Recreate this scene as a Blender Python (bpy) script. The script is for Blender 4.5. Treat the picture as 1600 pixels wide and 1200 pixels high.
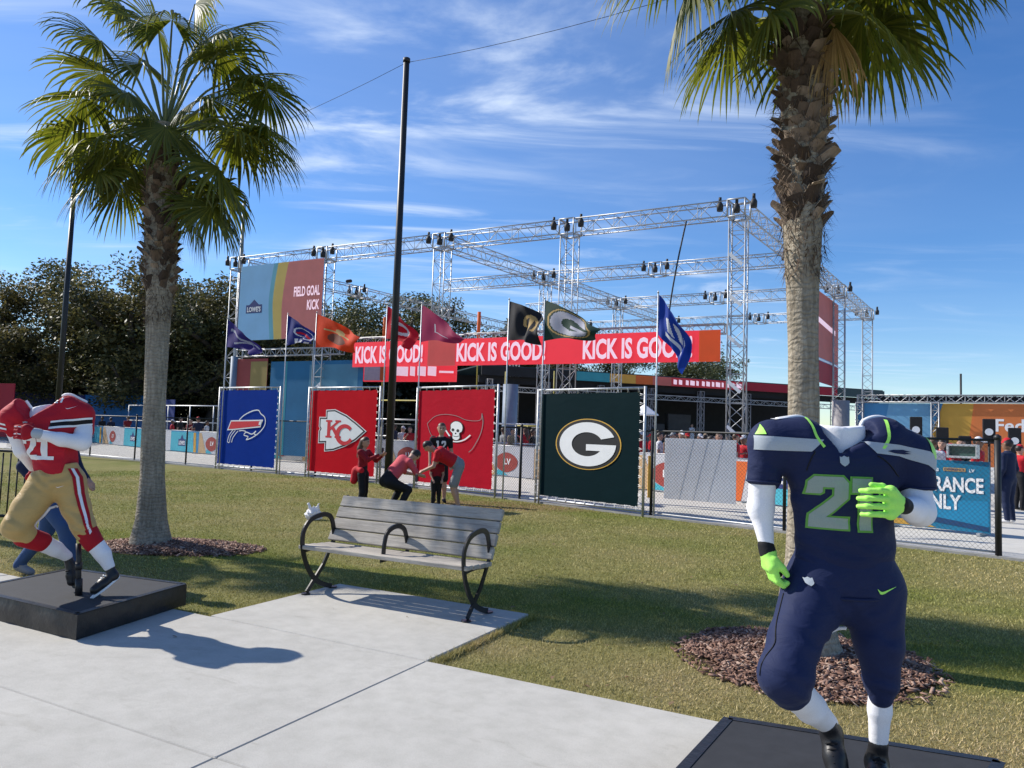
import bpy, bmesh, math, random
import numpy as np
from mathutils import Vector, Matrix
rnd = random.Random(7)
nr = np.random.RandomState(11)
R_ = math.radians
scene = bpy.context.scene
COL = scene.collection
for o in list(bpy.data.objects): bpy.data.objects.remove(o)

# ------------------------------------------------------------------ camera
cam_d = bpy.data.cameras.new('camera'); cam = bpy.data.objects.new('camera', cam_d); COL.objects.link(cam)
cam_d.sensor_width = 36.0; cam_d.lens = 26.0; cam_d.clip_start = 0.05; cam_d.clip_end = 3000
PITCH, ROLL, EYE = math.atan(76/1155.), R_(1.94), 1.55
_F = Vector((0, math.cos(PITCH), math.sin(PITCH))); _U0 = Vector((0, -math.sin(PITCH), math.cos(PITCH)))
_R = math.cos(ROLL)*Vector((1,0,0)) + math.sin(ROLL)*_U0; _U = -math.sin(ROLL)*Vector((1,0,0)) + math.cos(ROLL)*_U0
M = Matrix((_R, _U, -_F)).transposed().to_4x4(); M.translation = Vector((0,0,EYE))
cam.matrix_world = M
scene.camera = cam

# ------------------------------------------------------------------ sky, sun, exposure
SUN_EL = R_(37.0); SUN_AZ = math.atan2(-0.924, 0.383)          # the sun stands to the left and a little ahead
SKY_STRENGTH = 0.105
world = bpy.data.worlds.new('World'); scene.world = world; world.use_nodes = True
wn, wl = world.node_tree.nodes, world.node_tree.links
wn.clear()
wo = wn.new('ShaderNodeOutputWorld'); wb = wn.new('ShaderNodeBackground'); wb.inputs['Strength'].default_value = SKY_STRENGTH
sky = wn.new('ShaderNodeTexSky'); sky.sky_type = 'NISHITA'; sky.sun_disc = False
sky.sun_elevation = SUN_EL; sky.sun_rotation = SUN_AZ; sky.air_density = 1.0; sky.dust_density = 0.1; sky.ozone_density = 4.0; sky.altitude = 0
def wmath(op, a, b=None, c=None):
    n = wn.new('ShaderNodeMath'); n.operation = op
    for i, x in enumerate((a, b, c)):
        if x is None: continue
        if isinstance(x, (int, float)): n.inputs[i].default_value = x
        else: wl.new(x, n.inputs[i])
    return n.outputs[0]
wtc = wn.new('ShaderNodeTexCoord'); wsep = wn.new('ShaderNodeSeparateXYZ'); wl.new(wtc.outputs['Generated'], wsep.inputs[0])
zc = wmath('MAXIMUM', wsep.outputs['Z'], 0.045)
cx = wmath('DIVIDE', wsep.outputs['X'], zc); cy = wmath('DIVIDE', wsep.outputs['Y'], zc)
wcb = wn.new('ShaderNodeCombineXYZ'); wl.new(cx, wcb.inputs[0]); wl.new(cy, wcb.inputs[1])
def wnoise(scale, rot, stretch, detail, dist, off):
    mp = wn.new('ShaderNodeMapping'); mp.inputs['Rotation'].default_value = (0, 0, rot); mp.inputs['Scale'].default_value = (stretch, 1, 1)
    mp.inputs['Location'].default_value = (off, off*.7, 0)
    wl.new(wcb.outputs[0], mp.inputs[0])
    n = wn.new('ShaderNodeTexNoise'); n.inputs['Scale'].default_value = scale; n.inputs['Detail'].default_value = detail
    n.inputs['Roughness'].default_value = .58; n.inputs['Distortion'].default_value = dist; wl.new(mp.outputs[0], n.inputs[0])
    return n.outputs['Fac']
def wramp(x, lo, hi):
    n = wn.new('ShaderNodeMapRange'); n.interpolation_type = 'SMOOTHSTEP'; wl.new(x, n.inputs[0]); n.inputs[1].default_value = lo; n.inputs[2].default_value = hi
    return n.outputs[0]
streak = wramp(wnoise(1.5, R_(-62), .38, 9, 1.6, 3.1), .44, .80)     # long wind-drawn cirrus
patch = wramp(wnoise(.55, R_(-50), .8, 3, .6, 2.2), .34, .64)        # where the cirrus lies
veil = wramp(wnoise(.45, R_(-52), .6, 6, .8, 5.3), .28, .75)
left = wramp(wsep.outputs['X'], .62, .05)                           # the right of the sky is clear
cl = wmath('MULTIPLY', wmath('ADD', wmath('MULTIPLY', streak, patch), wmath('MULTIPLY', veil, .16)), wmath('ADD', wmath('MULTIPLY', left, .88), .12))
low = wramp(wsep.outputs['Z'], .0, .05)
cl = wmath('MINIMUM', wmath('MULTIPLY', wmath('MULTIPLY', cl, low), .92), .8)
wmix = wn.new('ShaderNodeMix'); wmix.data_type = 'RGBA'; wl.new(cl, wmix.inputs[0])
hs = wn.new('ShaderNodeHueSaturation'); hs.inputs['Saturation'].default_value = 1.25; hs.inputs['Hue'].default_value = .509; hs.inputs['Value'].default_value = 1.03
wl.new(sky.outputs[0], hs.inputs['Color'])
wl.new(hs.outputs[0], wmix.inputs[6]); wmix.inputs[7].default_value = (5.6, 6.4, 7.6, 1)
wl.new(wmix.outputs[2], wb.inputs[0]); wl.new(wb.outputs[0], wo.inputs[0])
sd = bpy.data.lights.new('sun', 'SUN'); sd.energy = 4.2; sd.angle = R_(.53); sd.color = (1.0, .945, .86)
sun = bpy.data.objects.new('sun', sd); COL.objects.link(sun)
sv = Vector((math.sin(SUN_AZ)*math.cos(SUN_EL), math.cos(SUN_AZ)*math.cos(SUN_EL), math.sin(SUN_EL)))
sun.rotation_euler = (-sv).to_track_quat('-Z', 'Y').to_euler(); sun.location = sv*60
vs = scene.view_settings; vs.view_transform = 'Standard'; vs.look = 'None'; vs.gamma = 1; vs.exposure = 0.57; vs.use_curve_mapping = False
scene.render.engine = 'CYCLES'
scene.cycles.max_bounces = 6; scene.cycles.transparent_max_bounces = 8; scene.cycles.use_denoising = True

# ------------------------------------------------------------------ mesh helpers
def finish(me, name, parent=None, loc=None, mats=()):
    for m in mats: me.materials.append(m)
    o = bpy.data.objects.new(name, me); COL.objects.link(o)
    if parent is not None: o.parent = parent
    if loc is not None: o.location = loc
    return o
def np_mesh(name, V, F, mats, parent=None, fm=None, smooth=False, loc=None):
    V = np.asarray(V, dtype=np.float32); F = np.asarray(F, dtype=np.int32); k = F.shape[1]
    me = bpy.data.meshes.new(name)
    me.vertices.add(len(V)); me.vertices.foreach_set('co', V.ravel())
    me.loops.add(F.size); me.loops.foreach_set('vertex_index', F.ravel())
    me.polygons.add(len(F)); me.polygons.foreach_set('loop_start', np.arange(0, F.size, k, dtype=np.int32))
    me.polygons.foreach_set('loop_total', np.full(len(F), k, dtype=np.int32))
    if fm is not None: me.polygons.foreach_set('material_index', np.asarray(fm, dtype=np.int32))
    if smooth: me.polygons.foreach_set('use_smooth', np.ones(len(F), dtype=bool))
    me.update(calc_edges=True); me.validate()
    return finish(me, name, parent, loc, mats)
def vec(*a): return Vector(a)
def frame(A, B):
    """unit vectors along A->B (horizontal), its outward normal to the viewer's side, length"""
    d = Vector((B[0]-A[0], B[1]-A[1], 0)); L = d.length; d.normalize()
    return d, Vector((d.y, -d.x, 0)), L
class MB:
    def __init__(s): s.v = []; s.f = []; s.m = []; s.sm = []
    def add(s, vs, fs, mi=0, smooth=False):
        b = len(s.v); s.v += [tuple(x) for x in vs]
        for f in fs: s.f.append([b+i for i in f]); s.m.append(mi); s.sm.append(smooth)
        return s
    def box(s, c, d, rz=0, mi=0, rot=None):
        hx, hy, hz = d[0]/2, d[1]/2, d[2]/2
        P = [Vector((sx*hx, sy*hy, sz*hz)) for sz in (-1,1) for sy in (-1,1) for sx in (-1,1)]
        Q = rot if rot is not None else Matrix.Rotation(rz, 3, 'Z')
        P = [Q @ p + Vector(c) for p in P]
        return s.add(P, [(0,2,3,1),(4,5,7,6),(0,1,5,4),(2,6,7,3),(0,4,6,2),(1,3,7,5)], mi)
    def cbox(s, c, d, rz=0, b=.01, mi=0):
        """box with chamfered edges along its top and uprights"""
        hx, hy, hz = d[0]/2, d[1]/2, d[2]/2
        def ring(x, y, z): return [(x-b,-y,z),(x,-y+b,z),(x,y-b,z),(x-b,y,z),(-x+b,y,z),(-x,y-b,z),(-x,-y+b,z),(-x+b,-y,z)]
        rs = [ring(hx-b,hy-b,-hz), ring(hx,hy,-hz+b), ring(hx,hy,hz-b), ring(hx-b,hy-b,hz)]
        P = [p for r in rs for p in r]; Q = Matrix.Rotation(rz, 3, 'Z'); P = [Q @ Vector(p) + Vector(c) for p in P]
        F = [tuple(range(7,-1,-1)), tuple(range(24,32))]
        for k in range(3):
            for i in range(8): F.append((k*8+i, k*8+(i+1)%8, k*8+8+(i+1)%8, k*8+8+i))
        return s.add(P, F, mi)
    def sweep(s, pts, prof, mi=0, closed=False, caps=True, smooth=True, up=None, scale=None):
        pts = [Vector(p) for p in pts]; n = len(pts); k = len(prof); P = []
        tang = []
        for i in range(n):
            a = pts[(i-1) % n] if (closed or i > 0) else pts[i]; b = pts[(i+1) % n] if (closed or i < n-1) else pts[i]
            t = (b-a); tang.append(t.normalized() if t.length > 1e-9 else Vector((0,0,1)))
        if up is None:
            up = Vector((0,0,1)) if abs(tang[0].z) < .9 else Vector((1,0,0))
            x = tang[0].cross(up).normalized()
            xs = [x]
            for i in range(1, n):
                x = (x - tang[i]*x.dot(tang[i])).normalized(); xs.append(x)
        else:
            xs = [t.cross(Vector(up)).normalized() for t in tang]
        for i in range(n):
            y = xs[i].cross(tang[i]); sc = scale[i] if scale is not None else 1
            for (a, b) in prof: P.append(pts[i] + xs[i]*a*sc + y*b*sc)
        F = []
        for i in range(n if closed else n-1):
            j = (i+1) % n
            for q in range(k): F.append((i*k+q, i*k+(q+1)%k, j*k+(q+1)%k, j*k+q))
        s.add(P, F, mi, smooth)
        if caps and not closed:
            b = len(s.v)-len(P)
            s.f.append([b+q for q in range(k-1,-1,-1)]); s.m.append(mi); s.sm.append(False)
            s.f.append([b+(n-1)*k+q for q in range(k)]); s.m.append(mi); s.sm.append(False)
        return s
    def tube(s, pts, r, n=8, mi=0, closed=False, caps=True, smooth=True):
        if isinstance(r, (int, float)): r = [r]*len(pts)
        prof = [(math.cos(2*math.pi*i/n), math.sin(2*math.pi*i/n)) for i in range(n)]
        return s.sweep(pts, prof, mi, closed, caps, smooth, None, r)
    def strap(s, pts, w, t, up, mi=0, closed=False):
        return s.sweep(pts, [(-w/2,-t/2),(w/2,-t/2),(w/2,t/2),(-w/2,t/2)], mi, closed, True, False, up)
    def poly(s, pts, mi=0): return s.add(pts, [tuple(range(len(pts)))], mi)
    def plate(s, poly, O, X, Y, N, th, off=0, mi=0):
        """flat piece: 2D outline in the plane O,X,Y with thickness th standing off along N"""
        O, X, Y, N = Vector(O), Vector(X), Vector(Y), Vector(N); n = len(poly)
        a = [O + X*p[0] + Y*p[1] + N*off for p in poly]; b = [p + N*th for p in a]
        return s.add(a+b, [tuple(range(n-1,-1,-1)), tuple(range(n,2*n))] + [(i,(i+1)%n,n+(i+1)%n,n+i) for i in range(n)], mi)
    def build(s, name, mats, parent=None, loc=None, smooth=None, shift=None):
        me = bpy.data.meshes.new(name)
        v = s.v if shift is None else [(x-shift[0], y-shift[1], z-shift[2]) for x, y, z in s.v]
        me.from_pydata(v, [], s.f)
        me.polygons.foreach_set('material_index', s.m)
        me.polygons.foreach_set('use_smooth', s.sm if smooth is None else [smooth]*len(s.f))
        me.update()
        return finish(me, name, parent, loc, mats if isinstance(mats, (list, tuple)) else [mats])
def fixn(o):
    bm = bmesh.new(); bm.from_mesh(o.data); bmesh.ops.recalc_face_normals(bm, faces=bm.faces); bm.to_mesh(o.data); bm.free(); return o
def thing(name, label, cat, loc=(0,0,0), rz=0, group=None):
    o = bpy.data.objects.new(name, None); COL.objects.link(o); o.empty_display_size = .2
    o.location = loc; o.rotation_euler = (0,0,rz); return tag(o, label, cat, group)
def tag(o, label=None, cat=None, group=None, kind=None):
    if label: o['label'] = label
    if cat: o['category'] = cat
    if group: o['group'] = group
    if kind: o['kind'] = kind
    return o
def link_copy(o, parent=None):
    c = o.copy(); COL.objects.link(c)
    if parent is not None: c.parent = parent
    return c
def copy_tree(o, parent=None):
    c = link_copy(o, parent)
    for ch in list(o.children): copy_tree(ch, c)
    return c

# ------------------------------------------------------------------ materials
MAT = {}
def nt(name):
    m = bpy.data.materials.new(name); m.use_nodes = True; n = m.node_tree.nodes; l = m.node_tree.links
    b = n['Principled BSDF']; return m, n, l, b
def noise(n, l, scale, detail=4, rough=.6, coord='Object', stretch=None, dist=0):
    tc = n.new('ShaderNodeTexCoord'); src = tc.outputs[coord]
    if stretch is not None:
        mp = n.new('ShaderNodeMapping'); mp.inputs['Scale'].default_value = stretch; l.new(src, mp.inputs[0]); src = mp.outputs[0]
    t = n.new('ShaderNodeTexNoise'); t.inputs['Scale'].default_value = scale; t.inputs['Detail'].default_value = detail
    t.inputs['Roughness'].default_value = rough; t.inputs['Distortion'].default_value = dist
    l.new(src, t.inputs[0]); return t.outputs['Fac']
def ramp(n, l, fac, stops):
    r = n.new('ShaderNodeValToRGB'); e = r.color_ramp.elements
    while len(e) < len(stops): e.new(.5)
    for x, (p, c) in zip(e, stops): x.position = p; x.color = (*c, 1)
    l.new(fac, r.inputs[0]); return r.outputs[0]
def mixc(n, l, fac, a, b, mode='MIX'):
    m = n.new('ShaderNodeMix'); m.data_type = 'RGBA'; m.blend_type = mode
    for i, x in ((0, fac), (6, a), (7, b)):
        if isinstance(x, (int, float)): m.inputs[i].default_value = x
        elif isinstance(x, tuple): m.inputs[i].default_value = (*x, 1)
        else: l.new(x, m.inputs[i])
    return m.outputs[2]
def bump(n, l, b, h, strength=.3, dist=.01):
    bp = n.new('ShaderNodeBump'); bp.inputs['Strength'].default_value = strength; bp.inputs['Distance'].default_value = dist
    l.new(h, bp.inputs['Height']); l.new(bp.outputs[0], b.inputs['Normal'])
def pm(name, col, rough=.6, var=.12, scale=6, bs=0., bscale=40, metal=0., spec=.4, transl=0., stretch=None, coat=0., bdist=.01, glow=0.):
    if name in MAT: return MAT[name]
    m, n, l, b = nt(name)
    f = noise(n, l, scale, 5, .62, stretch=stretch)
    lo = tuple(max(0, c*(1-var)) for c in col); hi = tuple(min(1, c*(1+var)) for c in col)
    c = ramp(n, l, f, [(.28, lo), (.72, hi)])
    l.new(c, b.inputs['Base Color']); b.inputs['Roughness'].default_value = rough; b.inputs['Metallic'].default_value = metal
    b.inputs['Specular IOR Level'].default_value = spec; b.inputs['Coat Weight'].default_value = coat
    if glow > 0: l.new(c, b.inputs['Emission Color']); b.inputs['Emission Strength'].default_value = glow
    if bs > 0: bump(n, l, b, noise(n, l, bscale, 4, .6, stretch=stretch), bs, bdist)
    if transl > 0:
        tr = n.new('ShaderNodeBsdfTranslucent'); l.new(c, tr.inputs[0]); mx = n.new('ShaderNodeMixShader'); mx.inputs[0].default_value = transl
        l.new(b.outputs[0], mx.inputs[1]); l.new(tr.outputs[0], mx.inputs[2]); l.new(mx.outputs[0], n['Material Output'].inputs[0])
    MAT[name] = m; return m

# ------------------------------------------------------------------ lettering and flat artwork
_tc = {}
def text2d(s, bold=.018):
    """outline of a word as flat triangles, normalised to unit height; returns points, faces, width"""
    if (s, bold) in _tc: return _tc[(s, bold)]
    cu = bpy.data.curves.new('lettering', 'FONT'); cu.body = s; cu.resolution_u = 3; cu.offset = bold; cu.fill_mode = 'FRONT'
    o = bpy.data.objects.new('lettering', cu); COL.objects.link(o)
    dg = bpy.context.evaluated_depsgraph_get(); me = bpy.data.meshes.new_from_object(o.evaluated_get(dg))
    P = np.array([v.co[:2] for v in me.vertices]); F = [tuple(p.vertices) for p in me.polygons]
    bpy.data.objects.remove(o); bpy.data.curves.remove(cu); bpy.data.meshes.remove(me)
    P = P - P.min(0); h = P[:,1].max(); P = P/h; w = P[:,0].max()
    _tc[(s, bold)] = (P, F, w); return _tc[(s, bold)]
def put_text(mb, s, O, X, Y, N, h, w=None, off=.004, mi=0, bold=.018, anchor='c'):
    P, F, tw = text2d(s, bold); k = (w/tw) if w else h
    W = tw*k; ox = {'c': -W/2, 'l': 0, 'r': -W}[anchor]
    O, X, Y, N = Vector(O), Vector(X), Vector(Y), Vector(N)
    mb.add([O + X*(ox+p[0]*k) + Y*(p[1]*h-h/2) + N*off for p in P], F, mi)
def ell(cx, cy, rx, ry, n=40, a0=0, a1=360):
    full = a1-a0 >= 360
    return [(cx+rx*math.cos(R_(a0+(a1-a0)*i/(n if full else n-1))), cy+ry*math.sin(R_(a0+(a1-a0)*i/(n if full else n-1)))) for i in range(n)]
def art(mb, poly, O, X, Y, N, off, mi=0):
    O, X, Y, N = Vector(O), Vector(X), Vector(Y), Vector(N)
    mb.poly([O + X*p[0] + Y*p[1] + N*off for p in poly], mi)
def strip(pts, w):
    """a polyline thickened to width w as an outline"""
    L, Rr = [], []
    n = len(pts); ws = w if isinstance(w, (list, tuple)) else [w]*n
    for i in range(n):
        a = pts[max(0,i-1)]; b = pts[min(n-1,i+1)]; dx, dy = b[0]-a[0], b[1]-a[1]; q = math.hypot(dx,dy) or 1
        L.append((pts[i][0]-dy/q*ws[i]/2, pts[i][1]+dx/q*ws[i]/2)); Rr.append((pts[i][0]+dy/q*ws[i]/2, pts[i][1]-dx/q*ws[i]/2))
    return L, Rr
def art_strip(mb, pts, w, O, X, Y, N, off, mi=0, closed=False):
    if closed: pts = list(pts)+[pts[0], pts[1]]
    L, Rr = strip(pts, w); O, X, Y, N = Vector(O), Vector(X), Vector(Y), Vector(N)
    f = lambda p: O + X*p[0] + Y*p[1] + N*off
    for i in range(len(pts)-1): mb.poly([f(Rr[i]), f(Rr[i+1]), f(L[i+1]), f(L[i])], mi)
def smooth_pts(pts, k=4, closed=True):
    """Catmull-Rom through the points"""
    n = len(pts); out = []
    for i in range(n if closed else n-1):
        p0, p1, p2, p3 = (pts[(i-1)%n], pts[i], pts[(i+1)%n], pts[(i+2)%n]) if closed else (pts[max(0,i-1)], pts[i], pts[i+1], pts[min(n-1,i+2)])
        for j in range(k):
            t = j/k
            out.append(tuple(.5*((2*p1[d]) + (-p0[d]+p2[d])*t + (2*p0[d]-5*p1[d]+4*p2[d]-p3[d])*t*t + (-p0[d]+3*p1[d]-3*p2[d]+p3[d])*t**3) for d in range(len(p1))))
    if not closed: out.append(tuple(pts[-1]))
    return out

# ------------------------------------------------------------------ soft bodies: blended round cones turned into one continuous surface
class Body:
    def __init__(s): s.p = []; s.cut = []; s.fold = []
    def cap(s, a, b, ra, rb, k=.04, mi=0, sq=None):
        s.p.append((np.array(a, float), np.array(b, float), ra, rb, k, mi, sq)); return s
    def chain(s, pts, rs, k=.04, mi=0, sq=None):
        for i in range(len(pts)-1): s.cap(pts[i], pts[i+1], rs[i], rs[i+1], k, mi, sq)
        return s
    @staticmethod
    def d1(P, q):
        a, b, ra, rb, k, mi, sq = q
        ab = b-a; L2 = float(ab @ ab) + 1e-12
        X = P - a; t = np.clip((X @ ab)/L2, 0, 1); o = X - t[:,None]*ab
        if sq is not None:
            o = o*np.array(sq)
        return np.sqrt((o*o).sum(1)) - (ra + (rb-ra)*t)
    def ev(s, P):
        D = None
        for q in s.p:
            d = Body.d1(P, q)
            if D is None: D = d
            else:
                k = q[4]; h = np.clip(.5+.5*(D-d)/k, 0, 1); D = D*(1-h) + d*h - k*h*(1-h)
        for (c, d, fq, am, rd) in s.fold:
            q = P-np.array(c); D = D + am*np.sin(fq*(q @ np.array(d)) + 1.3*np.sin(q[:,0]*23+q[:,2]*17))*np.exp(-(q*q).sum(1)/(rd*rd))
        for c in s.cut: D = np.maximum(D, c(P))
        return D
    def region(s, P):
        D = np.stack([Body.d1(P, q) for q in s.p]); return np.array([q[5] for q in s.p])[D.argmin(0)]
    def mesh(s, name, mats, parent=None, h=.01, relax=1, loc=None, region=True, mapper=None):
        lo = np.min([np.minimum(q[0]-q[2], q[1]-q[3]) for q in s.p], 0) - 3*h; hi = np.max([np.maximum(q[0]+q[2], q[1]+q[3]) for q in s.p], 0) + 3*h
        n = np.ceil((hi-lo)/h).astype(int)+1
        g = [lo[i]+h*np.arange(n[i]) for i in range(3)]
        G = np.stack(np.meshgrid(*g, indexing='ij'), -1)
        D = s.ev(G.reshape(-1,3)).reshape(n)
        S = D < 0
        acc = np.zeros(tuple(n-1)+(3,)); cnt = np.zeros(tuple(n-1))
        for ax in range(3):
            sl0 = [slice(None)]*3; sl1 = [slice(None)]*3; sl0[ax] = slice(0,-1); sl1[ax] = slice(1,None)
            a, b = D[tuple(sl0)], D[tuple(sl1)]; x = (S[tuple(sl0)] != S[tuple(sl1)])
            t = np.where(x, a/np.where(x, a-b, 1), 0)
            pos = G[tuple(sl0)].copy(); pos[..., ax] += t*h
            oth = [i for i in range(3) if i != ax]
            for d0 in (0,1):
                for d1 in (0,1):
                    src = [slice(None)]*3
                    src[oth[0]] = slice(d0, n[oth[0]]-1+d0); src[oth[1]] = slice(d1, n[oth[1]]-1+d1)
                    xs = x[tuple(src)]; acc += np.where(xs[...,None], pos[tuple(src)], 0); cnt += xs
        act = cnt > 0; idx = -np.ones(act.shape, int); idx[act] = np.arange(act.sum()); V = acc[act]/cnt[act][:,None]
        F = []
        for ax in range(3):
            o1, o2 = (ax+1)%3, (ax+2)%3
            sl0 = [slice(1,-1)]*3; sl1 = [slice(1,-1)]*3; sl0[ax] = slice(0,-1); sl1[ax] = slice(1,None)
            a, b = S[tuple(sl0)], S[tuple(sl1)]; I = np.argwhere(a != b)
            if len(I) == 0: continue
            off = np.ones(3, int); off[ax] = 0; I = I + off
            def cell(d1, d2):
                J = I.copy(); J[:,o1] -= d1; J[:,o2] -= d2; return idx[J[:,0], J[:,1], J[:,2]]
            q = np.stack([cell(1,1), cell(0,1), cell(0,0), cell(1,0)], 1)
            ins = S[tuple((I-0)[:,i] for i in range(3))]
            q[~ins] = q[~ins][:, ::-1]
            F.append(q)
        F = np.concatenate(F)
        for _ in range(relax):
            A = np.zeros_like(V); C = np.zeros(len(V))
            for i in range(4):
                np.add.at(A, F[:,i], V[F[:,(i+1)%4]] + V[F[:,(i-1)%4]]); np.add.at(C, F[:,i], 2)
            V = V*.4 + .6*A/np.maximum(C,1)[:,None]
        c = V[F].mean(1)
        fm = mapper(c) if mapper else (s.region(c) if region else None)
        return np_mesh(name, V, F, mats, parent, fm, True, loc)
    def snap(s, pts, off=0.):
        P = np.array(pts, float); e = 2e-3
        for _ in range(8):
            D = s.ev(P)-off; N = np.stack([s.ev(P+e*np.eye(3)[i])-s.ev(P-e*np.eye(3)[i]) for i in range(3)], 1); N /= np.linalg.norm(N,axis=1)[:,None]+1e-9; P = P-N*D[:,None]*.8
        return [tuple(p) for p in P]
    def project(s, mb, polys, d=(0,1,0), start=-.7, off=.004, mi=0, cell=.014, ux=(1,0,0), uz=(0,0,1), axis_org=(0,0,0)):
        """wrap flat artwork (outlines in the ux,uz plane) onto the surface along d"""
        d = np.array(d, float); d /= np.linalg.norm(d); ux = np.array(ux, float); uz = np.array(uz, float)
        for poly in polys:
            bm = bmesh.new(); f = bm.faces.new([bm.verts.new((p[0], p[1], 0)) for p in poly])
            bmesh.ops.triangulate(bm, faces=bm.faces[:])
            xs = [p[0] for p in poly]; ys = [p[1] for p in poly]
            for (a, b, nrm, kk) in ((min(xs), max(xs), (1,0,0), 0), (min(ys), max(ys), (0,1,0), 1)):
                x = math.floor(a/cell)*cell + cell
                while x < b:
                    co = (x,0,0) if kk == 0 else (0,x,0)
                    bmesh.ops.bisect_plane(bm, geom=bm.verts[:]+bm.edges[:]+bm.faces[:], plane_co=co, plane_no=nrm, dist=1e-6); x += cell
            bm.verts.ensure_lookup_table()
            Q = np.array([v.co[:2] for v in bm.verts]); P = np.array(axis_org) + Q[:,:1]*ux + Q[:,1:2]*uz + d*start
            T = np.zeros(len(P))
            for _ in range(60):
                dd = s.ev(P + d*T[:,None]); T += np.where(np.abs(dd) < 5e-4, 0, dd*.8)
                T = np.minimum(T, 2.0)
            ok = T < 1.6
            S_ = P + d*T[:,None]; e = 2e-3
            N = np.stack([s.ev(S_+e*np.eye(3)[i]) - s.ev(S_-e*np.eye(3)[i]) for i in range(3)], 1)
            N /= np.linalg.norm(N, axis=1)[:,None] + 1e-9
            S_ = S_ + N*off
            fs = [[v.index for v in f.verts] for f in bm.faces]
            fs = [f for f in fs if all(ok[i] for i in f)]
            par = list(range(len(P)))
            def root(i):
                while par[i] != i: par[i] = par[par[i]]; i = par[i]
                return i
            for f in fs:
                for i in f[1:]: par[root(i)] = root(f[0])
            if fs:
                rc = [root(f[0]) for f in fs]; big = max(set(rc), key=rc.count); fs = [f for f, r in zip(fs, rc) if r == big]
            us = sorted({i for f in fs for i in f}); ix = {i: k for k, i in enumerate(us)}
            mb.add([S_[i].tolist() for i in us], [[ix[i] for i in f] for f in fs], mi, True); bm.free()
def wrap_parts(B, polys, name, mat, parent, **kw):
    out = []
    for p in polys:
        mb = MB(); B.project(mb, [p], **kw); out.append(mb.build(name, mat, parent))
    return out
def grow(poly, d):
    """offset a simple outline outward by d"""
    n = len(poly); A = sum(poly[i][0]*poly[(i+1)%n][1]-poly[(i+1)%n][0]*poly[i][1] for i in range(n)); sg = 1 if A > 0 else -1
    out = []
    for i in range(n):
        p0, p1, p2 = poly[i-1], poly[i], poly[(i+1)%n]
        e1 = Vector((p1[0]-p0[0], p1[1]-p0[1])).normalized(); e2 = Vector((p2[0]-p1[0], p2[1]-p1[1])).normalized()
        n1 = Vector((e1.y, -e1.x))*sg; n2 = Vector((e2.y, -e2.x))*sg; b = (n1+n2)
        k = max(.35, b.length_squared/2); b = b/k*d
        out.append((p1[0]+b.x, p1[1]+b.y))
    return out
# ------------------------------------------------------------------ setting: lawn, walkway, plaza
FENCE = [(-60,60.5),(-24.1,35.6),(-10.3,26.0),(-3.9,21.6),(.5,17.35),(2.76,15.0),(7.19,10.93)]
def green_belt(n, l):
    # the watered middle of the lawn is greener than its dry rim by the path
    tc = n.new('ShaderNodeTexCoord'); sp = n.new('ShaderNodeVectorMath'); sp.operation = 'DOT_PRODUCT'; sp.inputs[1].default_value = (.463,.887,0); l.new(tc.outputs['Object'], sp.inputs[0])
    nz = noise(n, l, .55, 4, .6); ad = n.new('ShaderNodeMath'); ad.operation = 'MULTIPLY_ADD'; l.new(nz, ad.inputs[0]); ad.inputs[1].default_value = 3.2; l.new(sp.outputs['Value'], ad.inputs[2])
    r = ramp(n, l, ad.outputs[0], [(0,(0,0,0)),(1,(1,1,1))]); cr = [x for x in n if x.bl_idname == 'ShaderNodeValToRGB'][-1]
    mr = n.new('ShaderNodeMapRange'); l.new(ad.outputs[0], mr.inputs[0]); mr.inputs[1].default_value = 6.6; mr.inputs[2].default_value = 8.6; l.new(mr.outputs[0], cr.inputs[0])
    e = cr.color_ramp.elements; e.new(.75).color = (1,1,1,1); e[-1].color = (.40,.40,.40,1); return r
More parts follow.
